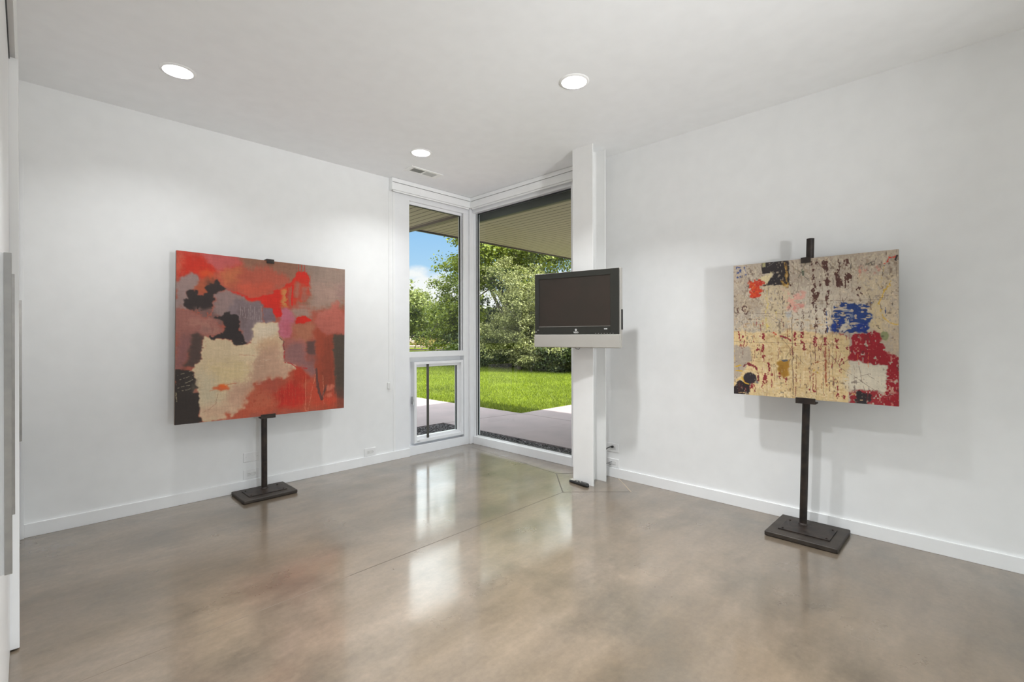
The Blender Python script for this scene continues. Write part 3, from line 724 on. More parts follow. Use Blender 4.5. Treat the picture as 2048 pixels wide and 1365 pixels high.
TAN_ABSTRACT = [
 ('P',(168,154,138),[(-.0354,-.208),(1.0479,-.053),(1.0602,1.0719),(-.0246,1.2072)],0,0,1.0,.0,0),
 ('P',(176,166,152),[(.0028,.3579),(.2017,.3651),(.2029,.5196),(-.0008,.5185)],.02,.02,.7,.3,0),
 ('P',(205,180,134),[(-.0106,.5033),(.2029,.5119),(.3997,.5171),(.6494,.5354),(.7475,.5616),(.7424,.7648),(.7304,.9999),(-.0067,1.0127)],.006,.015,1.0,.0,0),
 ('P',(212,182,140),[(.4647,.5303),(.6348,.5575),(.6219,.7705),(.4678,.8697)],.06,.03,.6,.0,0),
 ('P',(198,186,168),[(.3314,.3322),(.6475,.3373),(.6494,.5293),(.4079,.5171)],.012,.02,.95,.0,0),
 ('P',(186,176,160),[(.3968,.196),(.6388,.2048),(.6624,.3468),(.3981,.3351)],.02,.03,.8,.25,0),
 ('P',(194,176,142),[(.1864,.1421),(.3967,.1868),(.3903,.3905),(.3415,.5223),(.1985,.5216),(.2099,.2883)],.02,.03,.7,.3,0),
 ('P',(170,152,128),[(.0066,.2378),(.1918,.2487),(.1927,.3648),(.0076,.3681)],.03,.03,.5,.3,0),
 ('P',(192,174,144),[(.7816,.1131),(1.0005,.1669),(.999,.4917),(.8574,.4982),(.8489,.3213),(.7903,.2927)],.03,.04,.75,.35,0),
 ('P',(198,178,138),[(.8489,.3213),(.9189,.3415),(.9141,.5071),(.8541,.5066)],.02,.03,.8,.2,0),
 ('P',(180,168,152),[(.5862,.192),(.7616,.214),(.7767,.3176),(.5874,.3167)],.03,.04,.6,.35,0),
 ('P',(44,39,40),[(.2048,-.0026),(.3852,.0041),(.3868,.1786),(.2107,.1729),(.2698,.125),(.2953,.0866),(.2055,.0782)],.002,.004,1.0,.0,0),
 ('P',(206,190,148),[(.1904,.0826),(.2866,.0801),(.325,.0828),(.2524,.1188),(.244,.161),(.2106,.1633),(.182,.1417)],.006,.03,.9,.25,0),
 ('P',(158,150,110),[(.2066,-.0005),(.2287,-.0),(.2289,.0325),(.2069,.0322)],.002,.002,1.0,.0,0),
 ('P',(42,38,40),[(.216,.1675),(.2697,.1108),(.3055,.0875),(.367,.0933),(.3677,.1771),(.2702,.1773)],.004,.02,.95,.15,0),
 ('P',(160,122,58),[(.3572,.0159),(.3754,.016),(.3767,.1574),(.3601,.156)],.004,.01,.9,.3,0),
 ('P',(168,128,52),[(.3366,.1598),(.385,.158),(.3787,.1929),(.3369,.1879)],.006,.012,.9,.2,0),
 ('L',(130,125,122),[(.243,.034),(.286,.0081)],.00389,.004,.7,.3,.0015),
 ('P',(190,58,38),[(.2083,.1997),(.2037,.2236),(.1905,.2422),(.1712,.2519),(.1495,.2507),(.1296,.2386),(.1157,.2179),(.1106,.1929),(.1153,.1686),(.1289,.1498),(.1486,.1405),(.1703,.1422),(.1898,.1546),(.2033,.1751)],.004,.035,1.0,.0,0),
 ('P',(186,52,36),[(.2168,.1561),(.2146,.1667),(.2083,.175),(.199,.1791),(.1887,.1784),(.1793,.1728),(.1728,.1636),(.1704,.1524),(.1726,.1417),(.179,.1334),(.1883,.1294),(.1986,.1302),(.2079,.1358),(.2144,.145)],.004,.03,1.0,.0,0),
 ('P',(206,88,34),[(.1904,.1888),(.1875,.2028),(.1791,.2137),(.1669,.2193),(.1532,.2184),(.1408,.2112),(.1321,.199),(.1289,.1844),(.1319,.1702),(.1404,.1593),(.1527,.1538),(.1664,.1549),(.1787,.1622),(.1873,.1743)],.01,.03,.8,.2,0),
 ('P',(204,146,132),[(.3514,.2208),(.4874,.2244),(.4854,.3499),(.3442,.3478)],.01,.03,.75,.4,1),
 ('P',(190,112,104),[(.3481,.3142),(.4827,.3161),(.483,.348),(.3483,.3423)],.01,.02,.6,.4,1),
 ('P',(160,168,182),[(.3585,.3568),(.4081,.3587),(.4021,.4206),(.3657,.4196)],.012,.015,.6,.2,0),
 ('P',(44,62,124),[(.0307,.0251),(.0301,.0302),(.0283,.0342),(.0257,.0362),(.0227,.0359),(.02,.0334),(.0181,.029),(.0174,.0238),(.018,.0186),(.0199,.0147),(.0225,.0126),(.0255,.0129),(.0282,.0155),(.03,.0198)],.002,.008,.9,.0,0),
 ('P',(44,62,124),[(.0505,.0142),(.049,.0162),(.0449,.0175),(.0388,.0178),(.032,.0171),(.0259,.0156),(.0217,.0134),(.0202,.0111),(.0217,.0091),(.0259,.0078),(.032,.0074),(.0387,.0081),(.0448,.0097),(.049,.0119)],.002,.008,.9,.0,0),
 ('P',(44,62,124),[(.0536,.0422),(.053,.0491),(.0512,.0544),(.0485,.0572),(.0456,.0569),(.0429,.0536),(.0411,.0479),(.0403,.041),(.0409,.0341),(.0427,.0288),(.0454,.026),(.0483,.0263),(.051,.0296),(.0529,.0353)],.002,.008,.9,.0,0),
 ('P',(44,62,124),[(.0367,.0565),(.0361,.0608),(.0342,.064),(.0316,.0657),(.0286,.0654),(.0259,.0633),(.0241,.0596),(.0234,.0552),(.024,.051),(.0258,.0477),(.0285,.046),(.0314,.0463),(.0341,.0485),(.036,.0521)],.002,.008,.9,.0,0),
 ('P',(44,62,124),[(.0332,.092),(.0325,.0958),(.0307,.0988),(.0281,.1003),(.0251,.1),(.0224,.0981),(.0205,.0948),(.0198,.0908),(.0205,.087),(.0223,.084),(.025,.0825),(.0279,.0828),(.0306,.0848),(.0325,.088)],.002,.008,.9,.0,0),
 ('P',(44,62,124),[(.053,.0917),(.0525,.0951),(.0509,.0978),(.0487,.0991),(.0461,.0989),(.0439,.0971),(.0423,.0942),(.0417,.0907),(.0422,.0873),(.0438,.0847),(.046,.0834),(.0485,.0836),(.0508,.0853),(.0524,.0882)],.002,.008,.9,.0,0),
 ('P',(44,62,124),[(.0834,.0254),(.0829,.0305),(.0817,.0345),(.0798,.0366),(.0778,.0364),(.0759,.0339),(.0745,.0297),(.074,.0245),(.0745,.0194),(.0757,.0154),(.0776,.0133),(.0796,.0135),(.0815,.016),(.0829,.0203)],.002,.008,.9,.0,0),
 ('P',(44,62,124),[(.0891,.0506),(.0887,.0549),(.0874,.0582),(.0856,.0599),(.0835,.0597),(.0816,.0576),(.0803,.0541),(.0798,.0497),(.0803,.0455),(.0815,.0422),(.0834,.0405),(.0854,.0407),(.0873,.0428),(.0886,.0463)],.002,.008,.9,.0,0),
 ('P',(44,62,124),[(.094,.0737),(.0932,.0758),(.0912,.0773),(.0882,.078),(.0849,.0777),(.0819,.0764),(.0798,.0745),(.0791,.0723),(.0798,.0703),(.0819,.0687),(.0848,.0681),(.0881,.0684),(.0911,.0696),(.0932,.0715)],.002,.008,.9,.0,0),
 ('P',(44,62,124),[(.1101,.0184),(.1097,.0204),(.1084,.022),(.1066,.0228),(.1045,.0226),(.1027,.0214),(.1014,.0196),(.1009,.0174),(.1013,.0153),(.1026,.0137),(.1045,.013),(.1065,.0132),(.1084,.0143),(.1097,.0162)],.002,.008,.9,.0,0),
 ('L',(78,48,44),[(.036,.3391),(.0363,.374)],.01556,.012,.95,.25,.0015),
 ('L',(78,48,44),[(.0877,.3313),(.088,.3758)],.02802,.012,.95,.25,.0015),
 ('L',(78,48,44),[(.09,.2772),(.0902,.2969)],.00778,.012,.95,.25,.0015),
 ('L',(78,48,44),[(.0363,.374),(.0364,.389)],.00623,.012,.95,.25,.0015),
 ('L',(80,50,44),[(.5315,.0798),(.5335,.2105),(.5339,.3411)],.01245,.014,.95,.42,.0015),
 ('L',(80,50,44),[(.547,.2518),(.5481,.2833),(.5476,.3147)],.02646,.014,.95,.3,.0015),
 ('L',(80,50,44),[(.5232,.0249),(.524,.0318),(.5233,.0384)],.01089,.014,.95,.2,.0015),
 ('L',(80,50,44),[(.5572,.0269),(.558,.0346),(.5573,.0421)],.01712,.014,.95,.1,.0015),
 ('L',(80,50,44),[(.5817,.0314),(.5825,.0404),(.5818,.0492)],.01089,.014,.95,.2,.0015),
 ('L',(80,50,44),[(.6118,.0303),(.6131,.0835),(.6128,.1365)],.02646,.014,.95,.1,.0015),
 ('L',(80,50,44),[(.6209,.0446),(.622,.0755),(.6215,.1064)],.01556,.014,.95,.2,.0015),
 ('L',(80,50,44),[(.6158,.1368),(.6174,.2275),(.6176,.3182)],.01245,.014,.95,.35,.0015),
 ('L',(80,50,44),[(.6177,.1767),(.6185,.1856),(.6179,.1944)],.0358,.014,.95,.2,.0015),
 ('L',(80,50,44),[(.6856,.0342),(.6869,.0909),(.6867,.1474)],.00934,.014,.95,.2,.0015),
 ('L',(80,50,44),[(.6805,.1033),(.6816,.1513),(.6814,.1993)],.02023,.014,.95,.2,.0015),
 ('L',(80,50,44),[(.6884,.1737),(.6893,.1868),(.6887,.1998)],.03424,.014,.95,.35,.0015),
 ('L',(80,50,44),[(.7362,.1432),(.737,.1518),(.7364,.1604)],.0358,.014,.95,.3,.0015),
 ('L',(80,50,44),[(.7399,.1607),(.7408,.1737),(.7402,.1865)],.01868,.014,.95,.25,.0015),
 ('L',(80,50,44),[(.7294,.177),(.7303,.1987),(.7298,.2202)],.02646,.014,.95,.4,.0015),
 ('L',(80,50,44),[(.5531,.324),(.5548,.4251),(.555,.5262)],.007,.014,.95,.45,.0015),
 ('L',(80,50,44),[(.4711,.3566),(.4727,.4389),(.4726,.5212)],.00545,.014,.95,.4,.0015),
 ('L',(80,50,44),[(.7302,.0435),(.731,.0544),(.7304,.0651)],.02646,.014,.95,.2,.0015),
 ('L',(80,50,44),[(.7885,.2458),(.7893,.2607),(.7888,.2756)],.02646,.014,.95,.4,.0015),
 ('L',(80,50,44),[(.5709,.1819),(.5717,.19),(.5711,.198)],.01245,.014,.95,.3,.0015),
 ('L',(80,50,44),[(.6145,.3092),(.6163,.4156),(.6165,.522)],.00934,.014,.95,.5,.0015),
 ('L',(80,50,44),[(.3966,.1682),(.3974,.1729),(.3967,.1775)],.00623,.014,.95,.2,.0015),
 ('L',(50,66,110),[(.6159,.3802),(.6173,.4511),(.6196,.5265)],.00778,.004,.8,.4,.0015),
 ('L',(86,90,78),[(.416,.0545),(.4608,.1002),(.5104,.1591)],.00311,.004,.8,.0,.0015),
 ('L',(86,90,78),[(.4934,.0198),(.4607,.091),(.441,.135)],.00311,.004,.8,.0,.0015),
 ('P',(66,76,62),[(.4735,.0922),(.4727,.1017),(.4703,.109),(.4668,.113),(.4629,.1126),(.4594,.108),(.4569,.1002),(.4559,.0906),(.4567,.0811),(.4591,.0737),(.4625,.0698),(.4665,.0702),(.47,.0748),(.4725,.0827)],.003,.012,.85,.3,0),
 ('P',(36,58,112),[(.6585,.329),(.6985,.3205),(.7628,.334),(.8469,.3296),(.8529,.3888),(.8616,.4411),(.8516,.5268),(.6493,.5257),(.6527,.4167)],.004,.02,1,.3,1),
 ('P',(30,54,124),[(.6531,.4518),(.7069,.4356),(.7078,.5243),(.6493,.5257)],.006,.02,.9,.15,0),
 ('P',(28,50,120),[(.7816,.4631),(.8502,.456),(.8476,.5251),(.7753,.5247)],.006,.02,.9,.15,0),
 ('P',(190,180,164),[(.7247,.4187),(.746,.4193),(.7236,.5244),(.6991,.5243)],.004,.012,.85,.2,0),
 ('P',(186,178,164),[(.7061,.3574),(.7632,.3683),(.7637,.4198),(.6849,.4089)],.01,.03,.6,.5,1),
 ('P',(140,28,38),[(.7614,.5418),(.8272,.5334),(.8556,.52),(.9064,.5254),(.9163,.5902),(.9235,.6498),(1.0011,.6871),(1.007,1.005),(.9297,.9966),(.9323,.7474),(.8632,.732),(.7369,.7148),(.7447,.6367),(.7654,.5933)],.004,.014,1,.07,0),
 ('P',(110,42,44),[(.8203,.5249),(.9011,.5253),(.9015,.5653),(.7933,.5828)],.012,.02,.6,.4,0),
 ('P',(178,160,136),[(.9074,.4988),(1.0041,.4999),(1.0009,.6708),(.9487,.6971),(.9154,.6317),(.9084,.5903)],.01,.03,.85,.42,0),
 ('P',(150,60,60),[(.6715,.5311),(.7578,.5358),(.7619,.5917),(.6864,.5661)],.01,.03,.7,.55,0),
 ('P',(140,30,38),[(.7439,.9162),(.838,.9213),(1.0034,.9073),(1.007,1.005),(.7447,1.0002)],.006,.02,.9,.3,0),
 ('P',(202,192,172),[(.7398,.7216),(.8619,.7354),(.931,.7474),(.9301,.9093),(.7402,.9078)],.004,.012,1.0,.0,0),
 ('P',(190,176,158),[(.7419,.7215),(.7947,.728),(.7887,.8139),(.7428,.808)],.02,.03,.4,.4,0),
 ('P',(196,180,152),[(.918,.8812),(.9826,.8598),(.9704,.9183),(.9251,.9305)],.01,.03,.7,.45,0),
 ('P',(206,196,176),[(.6965,.8544),(.7463,.7992),(.7509,.9113),(.7114,.897)],.02,.02,.8,.2,0),
 ('P',(132,136,98),[(.9471,.5445),(.9451,.5581),(.9391,.5691),(.9303,.5752),(.9204,.5752),(.9113,.5692),(.905,.5582),(.9026,.5445),(.9047,.5308),(.9108,.5198),(.9197,.5138),(.9296,.5139),(.9385,.52),(.9448,.5309)],.003,.008,1.0,.0,0),
 ('L',(60,62,50),[(.8672,.4647),(.9075,.5071)],.00467,.004,.8,.3,.0015),
 ('P',(172,158,142),[(-.0019,.6291),(.1279,.6321),(.1343,.735),(.0957,.7581),(.0497,.8778),(.0003,.9112)],.006,.014,1.0,.0,0),
 ('P',(158,116,44),[(.3076,.7287),(.3867,.7295),(.3909,.8282),(.361,.8375),(.3153,.8269)],.005,.016,1.0,.0,0),
 ('P',(132,92,36),[(.3184,.785),(.3349,.7371),(.3609,.8206),(.3272,.8224)],.015,.02,.5,.0,0),
 ('P',(74,80,98),[(.3734,.7272),(.3715,.7301),(.3659,.7326),(.3579,.7342),(.3489,.7345),(.3408,.7335),(.3352,.7315),(.3332,.7287),(.3351,.7257),(.3407,.7232),(.3488,.7217),(.3578,.7214),(.3659,.7223),(.3714,.7244)],.003,.006,.9,.0,0),
 ('L',(118,40,46),[(.0659,.7772),(.1143,.7613),(.1511,.7784),(.1714,.8213),(.1719,.8896)],.01712,.012,.95,.25,.0015),
 ('L',(118,44,46),[(.0777,.8363),(.1332,.8332)],.00934,.004,.8,.3,.0015),
 ('P',(50,44,48),[(.1609,.8688),(.1567,.8886),(.1447,.9051),(.1272,.9151),(.1075,.9165),(.0895,.909),(.077,.8939),(.0723,.8744),(.0766,.8543),(.089,.8377),(.1068,.8279),(.1265,.8268),(.1442,.8346),(.1564,.8496)],.003,.006,1,.0,0),
 ('P',(44,36,38),[(-.0032,.9669),(.031,.9141),(.0669,.8966),(.1156,.923),(.1177,.9642),(.1033,1.005),(-.0028,1.0103)],.004,.012,1.0,.0,0),
 ('P',(120,46,44),[(.0851,.95),(.0832,.9588),(.0775,.9661),(.0693,.9706),(.06,.9714),(.0517,.9682),(.0458,.9617),(.0437,.9532),(.0457,.9444),(.0514,.937),(.0597,.9325),(.0689,.9318),(.0773,.9351),(.083,.9415)],.01,.02,.6,.3,0),
 ('L',(205,170,120),[(.0411,.9865),(.0863,.9866)],.00623,.004,.9,.4,.0015),
 ('L',(204,164,58),[(.0186,.7873),(.0508,.7739)],.00934,.004,1.0,.0,.0015),
 ('L',(204,164,58),[(.0188,.8175),(.0644,.8191)],.00934,.004,1.0,.0,.0015),
 ('L',(200,158,56),[(.0648,.8669),(.0801,.9057),(.1063,.9177)],.00856,.004,1.0,.0,.0015),
 ('L',(196,160,80),[(.0308,.889),(.0686,.8786)],.00623,.004,.8,.0,.0015),
 ('P',(110,110,116),[(.1793,.9037),(.178,.9089),(.1746,.9132),(.1695,.9158),(.1639,.9162),(.1588,.9143),(.1552,.9105),(.1539,.9055),(.1551,.9003),(.1586,.896),(.1637,.8934),(.1693,.893),(.1744,.8949),(.178,.8987)],.004,.01,.8,.0,0),
 ('L',(128,36,44),[(.0423,.5337),(.0437,.586),(.0431,.6384)],.01089,.012,.92,.35,.0015),
 ('L',(128,36,44),[(.0679,.5536),(.0692,.5933),(.0686,.633)],.01089,.012,.92,.3,.0015),
 ('L',(128,36,44),[(.0961,.5684),(.0972,.6005),(.0966,.6326)],.00623,.012,.92,.35,.0015),
 ('L',(128,36,44),[(.0336,.5137),(.0347,.5262),(.0338,.5386)],.00623,.012,.92,.3,.0015),
 ('L',(128,36,44),[(.2137,.5294),(.2147,.5486),(.214,.5679)],.01712,.012,.92,.4,.0015),
 ('L',(128,36,44),[(.2109,.6162),(.2119,.6365),(.2112,.6568)],.01868,.012,.92,.2,.0015),
 ('L',(128,36,44),[(.1753,.6478),(.1763,.6556),(.1755,.6634)],.02179,.012,.92,.1,.0015),
 ('L',(128,36,44),[(.1785,.5972),(.1796,.6215),(.1789,.6458)],.00778,.012,.92,.4,.0015),
 ('L',(128,36,44),[(.1455,.5389),(.1466,.5682),(.146,.5975)],.00623,.012,.92,.4,.0015),
 ('L',(128,36,44),[(.2132,.6886),(.2143,.7127),(.2136,.7369)],.01245,.012,.92,.3,.0015),
 ('L',(128,36,44),[(.2508,.7547),(.2519,.781),(.2512,.8075)],.01401,.012,.92,.2,.0015),
 ('L',(128,36,44),[(.2477,.8076),(.2487,.8196),(.2479,.8316)],.00934,.012,.92,.3,.0015),
 ('L',(128,36,44),[(.2252,.8426),(.2262,.8666),(.2256,.8908)],.0249,.012,.92,.3,.0015),
 ('L',(128,36,44),[(.2671,.8258),(.268,.8295),(.2672,.8334)],.01245,.012,.92,0,.0015),
 ('L',(128,36,44),[(.2062,.9164),(.2072,.9236),(.2064,.9309)],.01245,.012,.92,.3,.0015),
 ('L',(128,36,44),[(.1432,.9308),(.1443,.9528),(.1435,.9749)],.01556,.012,.92,.4,.0015),
 ('L',(128,36,44),[(.1229,.9126),(.1239,.9322),(.1232,.952)],.01712,.012,.92,.3,.0015),
 ('L',(128,36,44),[(.426,.5348),(.4272,.5741),(.4267,.6133)],.01712,.012,.92,.3,.0015),
 ('L',(128,36,44),[(.4695,.5303),(.4709,.5921),(.4706,.654)],.01401,.012,.92,.35,.0015),
 ('L',(128,36,44),[(.4752,.6328),(.4761,.6401),(.4754,.6475)],.01868,.012,.92,.2,.0015),
 ('L',(128,36,44),[(.55,.5667),(.5509,.5869),(.5503,.6072)],.02646,.012,.92,.25,.0015),
 ('L',(128,36,44),[(.6124,.5664),(.6134,.5864),(.6128,.6064)],.02179,.012,.92,.25,.0015),
 ('L',(128,36,44),[(.6734,.575),(.6744,.6065),(.674,.6381)],.01401,.012,.92,.2,.0015),
 ('L',(128,36,44),[(.6769,.6407),(.6778,.6516),(.6772,.6626)],.01089,.012,.92,.3,.0015),
 ('L',(128,36,44),[(.6786,.6626),(.6797,.6976),(.6793,.7327)],.00311,.012,.92,.3,.0015),
 ('L',(128,36,44),[(.3187,.8182),(.3196,.83),(.3189,.8418)],.01401,.012,.92,.2,.0015),
 ('L',(128,36,44),[(.3257,.8414),(.3266,.8556),(.3259,.8698)],.01556,.012,.92,.2,.0015),
 ('L',(128,36,44),[(.3611,.844),(.3624,.8932),(.362,.9426)],.007,.012,.92,.3,.0015),
 ('L',(128,36,44),[(.4565,.8613),(.4574,.8796),(.4568,.8981)],.007,.012,.92,.3,.0015),
 ('L',(128,36,44),[(.6677,.8986),(.6688,.9346),(.6684,.9708)],.00856,.012,.92,.2,.0015),
 ('L',(128,36,44),[(.7124,.7052),(.7133,.7204),(.7127,.7357)],.01089,.012,.92,.4,.0015),
 ('L',(128,36,44),[(.6586,.7159),(.6594,.7269),(.6588,.7379)],.00623,.012,.92,.2,.0015),
 ('L',(128,36,44),[(.6952,.7146),(.6959,.7211),(.6953,.7277)],.01089,.012,.92,.3,.0015),
 ('L',(128,36,44),[(.7967,.9247),(.7975,.929),(.7968,.9333)],.02335,.012,.92,.3,.0015),
 ('L',(128,36,44),[(.5159,.9257),(.5168,.9324),(.516,.9393)],.01089,.012,.92,.3,.0015),
 ('L',(128,36,44),[(.5471,.9232),(.5479,.9299),(.5472,.9367)],.01556,.012,.92,.3,.0015),
 ('L',(128,36,44),[(.7115,.9057),(.7125,.9362),(.7121,.9668)],.01245,.012,.92,.6,.0015),
 ('L',(128,36,44),[(.726,.5573),(.7272,.5963),(.7268,.6353)],.01401,.012,.92,.6,.0015),
 ('L',(128,36,44),[(.575,.6203),(.576,.6382),(.5754,.6562)],.00311,.012,.92,.2,.0015),
 ('L',(128,36,44),[(.7547,.9283),(.7557,.9585),(.7553,.9888)],.02023,.012,.92,.5,.0015),
 ('L',(130,40,48),[(.3265,.5505),(.3586,.5627),(.3953,.5812)],.01401,.004,.9,.25,.0015),
 ('L',(206,120,112),[(.5501,.5847),(.5533,.5936)],.01245,.004,.6,.0,.0015),
 ('L',(206,130,120),[(.6126,.5824),(.6127,.5931)],.01089,.004,.6,.0,.0015),
 ('L',(140,72,52),[(.607,.6287),(.6087,.7266),(.6089,.8246)],.00623,.003,.85,.2,.0015),
 ('L',(150,84,58),[(.6078,.7088),(.6094,.8023),(.6096,.8959)],.01245,.003,.85,.3,.0015),
 ('L',(86,66,56),[(.4027,.3909),(.4061,.6809),(.4079,.9715)],.00311,.003,.85,.1,.0015),
 ('L',(90,50,46),[(.4109,.6692),(.413,.8153),(.4135,.9617)],.00389,.003,.85,.3,.0015),
 ('L',(90,60,50),[(.4298,.6872),(.4318,.8166),(.4322,.9462)],.00233,.003,.85,.4,.0015),
 ('L',(110,96,82),[(.5115,.0236),(.5165,.4852),(.52,.9481)],.00187,.003,.85,.25,.0015),
 ('L',(120,104,88),[(.5862,.0274),(.5913,.4884),(.5949,.9507)],.00187,.003,.85,.3,.0015),
 ('L',(110,92,76),[(.6437,.3283),(.6476,.6545),(.65,.9813)],.00171,.003,.85,.2,.0015),
 ('L',(110,96,82),[(.7526,.016),(.7549,.1749),(.7558,.3337)],.00187,.003,.85,.3,.0015),
 ('L',(96,50,46),[(.3099,.596),(.3113,.6598),(.311,.7238)],.00545,.003,.85,.25,.0015),
 ('L',(96,50,46),[(.3884,.6418),(.3896,.686),(.3892,.7304)],.00467,.003,.85,.3,.0015),
 ('L',(70,60,56),[(.3447,.4078),(.3459,.4501),(.3454,.4923)],.00623,.003,.85,.35,.0015),
 ('L',(80,64,56),[(.3407,.2388),(.3423,.3233),(.3422,.4077)],.00389,.003,.85,.4,.0015),
 ('L',(100,70,56),[(.4541,.6865),(.4556,.7693),(.4556,.8521)],.00187,.003,.85,.3,.0015),
 ('L',(110,80,62),[(.2651,.5964),(.2674,.7636),(.268,.931)],.00187,.003,.85,.4,.0015),
 ('L',(90,50,46),[(.5443,.6208),(.5456,.6794),(.5454,.7381)],.00389,.003,.85,.2,.0015),
 ('L',(90,50,46),[(.5674,.6204),(.5686,.6653),(.5682,.7102)],.00311,.003,.85,.2,.0015),
 ('L',(120,50,46),[(.5305,.8111),(.5318,.87),(.5316,.9289)],.00467,.003,.85,.5,.0015),
 ('L',(120,50,46),[(.5476,.8102),(.549,.8778),(.5489,.9456)],.00467,.003,.85,.5,.0015),
 ('L',(96,60,50),[(.6264,.6195),(.6287,.7746),(.6294,.93)],.00311,.003,.85,.3,.0015),
 ('L',(90,56,50),[(.237,.8852),(.2384,.9477),(.238,1.0104)],.00233,.003,.85,.4,.0015),
 ('L',(100,84,74),[(.6885,.0345),(.6907,.1826),(.6914,.3306)],.00233,.003,.85,.3,.0015),
 ('L',(110,100,88),[(.0809,.0646),(.0826,.1683),(.0825,.2719)],.00187,.003,.85,.4,.0015),
 ('L',(90,70,60),[(.9869,.0681),(.9881,.1251),(.9881,.182)],.00233,.003,.85,.4,.0015),
 ('L',(110,60,54),[(.0668,.648),(.0679,.6728),(.0672,.6976)],.00311,.003,.85,.3,.0015),
 ('L',(100,60,54),[(.1317,.6369),(.133,.6957),(.1326,.7547)],.00233,.003,.85,.3,.0015),
 ('L',(110,60,54),[(.741,.6264),(.7422,.6783),(.742,.7302)],.00233,.003,.85,.3,.0015),
 ('L',(130,110,92),[(.7669,.7378),(.7685,.8281),(.7687,.9185)],.00156,.003,.85,.4,.0015),
 ('L',(120,104,90),[(.4399,.0065),(.4417,.1167),(.4419,.2268)],.00187,.003,.85,.3,.0015),
 ('L',(92,74,62),[(-.0019,.3717),(.2018,.3805),(.4035,.3891)],.00233,.002,.75,.2,.0015),
 ('L',(92,74,62),[(-.0003,.5909),(.3337,.6004),(.7444,.6143)],.00202,.002,.75,.2,.0015),
 ('L',(92,74,62),[(.0286,.5986),(.2036,.5989)],.00311,.002,.75,.2,.0015),
 ('L',(92,74,62),[(.681,.7589),(.7818,.8315),(.8818,.9092)],.00249,.002,.75,.2,.0015),
 ('L',(92,74,62),[(.3163,.5439),(.3926,.6417),(.4747,.7501)],.00233,.002,.75,.2,.0015),
 ('L',(92,74,62),[(.3517,.7318),(.3804,.67),(.4171,.632)],.00233,.002,.75,.2,.0015),
 ('L',(92,74,62),[(.8454,.311),(1.0022,.3179)],.00202,.002,.75,.2,.0015),
 ('L',(92,74,62),[(.8721,.2907),(1.0019,.2935)],.00202,.002,.75,.2,.0015),
 ('L',(92,74,62),[(.4946,.3257),(.6474,.3285)],.00202,.002,.75,.2,.0015),
 ('L',(92,74,62),[(.5491,.3058),(.8522,.3131)],.00202,.002,.75,.2,.0015),
 ('L',(92,74,62),[(.636,.6813),(.6883,.7542),(.7418,.7042)],.00311,.002,.75,.2,.0015),
 ('L',(92,74,62),[(.7678,.8324),(.8638,.7926)],.00187,.002,.75,.2,.0015),
 ('L',(92,74,62),[(.8368,.8026),(.8979,.8493)],.00187,.002,.75,.2,.0015),
 ('L',(92,74,62),[(.795,.7537),(.8098,.8468),(.8243,.9139)],.00156,.002,.75,.2,.0015),
 ('L',(92,74,62),[(.6077,.8559),(.6967,.8719)],.00202,.002,.75,.2,.0015),
 ('L',(92,74,62),[(.9449,.9536),(.9968,.9979)],.00233,.002,.75,.2,.0015),
 ('L',(92,74,62),[(.2019,.3941),(.2722,.4057),(.3324,.4451)],.00233,.002,.75,.2,.0015),
 ('L',(196,160,72),[(.9308,.1071),(.9204,.168),(.9179,.2421)],.00623,.012,.8,.35,.0015),
 ('L',(190,152,58),[(.9642,.2127),(.928,.2759),(.9005,.3406)],.00778,.01,.85,.2,.0015),
 ('L',(192,154,66),[(.9073,.3575),(.921,.4161),(.9343,.4413)],.007,.01,.7,.3,.0015),
 ('L',(200,164,76),[(.9363,.4413),(.9669,.4667),(.995,.4786)],.00778,.01,.85,.2,.0015),
 ('L',(190,56,44),[(.9371,.0888),(.9486,.0737),(.9625,.0556)],.01245,.012,.9,.2,.0015),
 ('P',(190,50,40),[(.9867,.0567),(.986,.0609),(.9839,.0641),(.9809,.0656),(.9775,.0652),(.9744,.063),(.9723,.0593),(.9715,.055),(.9722,.0508),(.9743,.0477),(.9773,.0461),(.9807,.0465),(.9838,.0488),(.9859,.0524)],.003,.012,1.0,.0,0),
 ('L',(44,36,36),[(.9904,.0442),(.9869,.0722)],.01089,.004,.9,.1,.0015),
 ('P',(196,116,104),[(.8052,.1197),(.8043,.1278),(.8017,.1342),(.7979,.1375),(.7935,.1371),(.7896,.1331),(.7869,.1262),(.7858,.1178),(.7867,.1096),(.7893,.1033),(.7932,.1),(.7975,.1004),(.8014,.1045),(.8041,.1113)],.006,.02,.7,.35,0),
 ('P',(196,116,104),[(.8133,.1035),(.8125,.1105),(.8103,.116),(.807,.1188),(.8033,.1184),(.8,.115),(.7976,.109),(.7967,.1019),(.7975,.0949),(.7997,.0895),(.803,.0867),(.8067,.087),(.81,.0905),(.8124,.0964)],.006,.02,.7,.35,0),
 ('P',(196,116,104),[(.8324,.1055),(.8315,.1136),(.829,.1199),(.8252,.1232),(.8209,.1228),(.817,.1187),(.8143,.1119),(.8133,.1035),(.8141,.0954),(.8167,.0891),(.8205,.0858),(.8248,.0863),(.8287,.0903),(.8314,.0972)],.006,.02,.7,.35,0),
 ('P',(196,116,104),[(.8468,.1195),(.8462,.1253),(.8443,.1298),(.8417,.1321),(.8386,.1318),(.8359,.129),(.834,.1241),(.8332,.1182),(.8338,.1124),(.8357,.1079),(.8384,.1056),(.8414,.1059),(.8441,.1087),(.8461,.1136)],.006,.02,.7,.35,0),
 ('P',(196,116,104),[(.8966,.0953),(.896,.101),(.8942,.1054),(.8916,.1077),(.8887,.1074),(.886,.1046),(.8841,.0998),(.8834,.0939),(.884,.0882),(.8858,.0838),(.8884,.0815),(.8913,.0818),(.894,.0846),(.8959,.0895)],.006,.02,.7,.35,0),
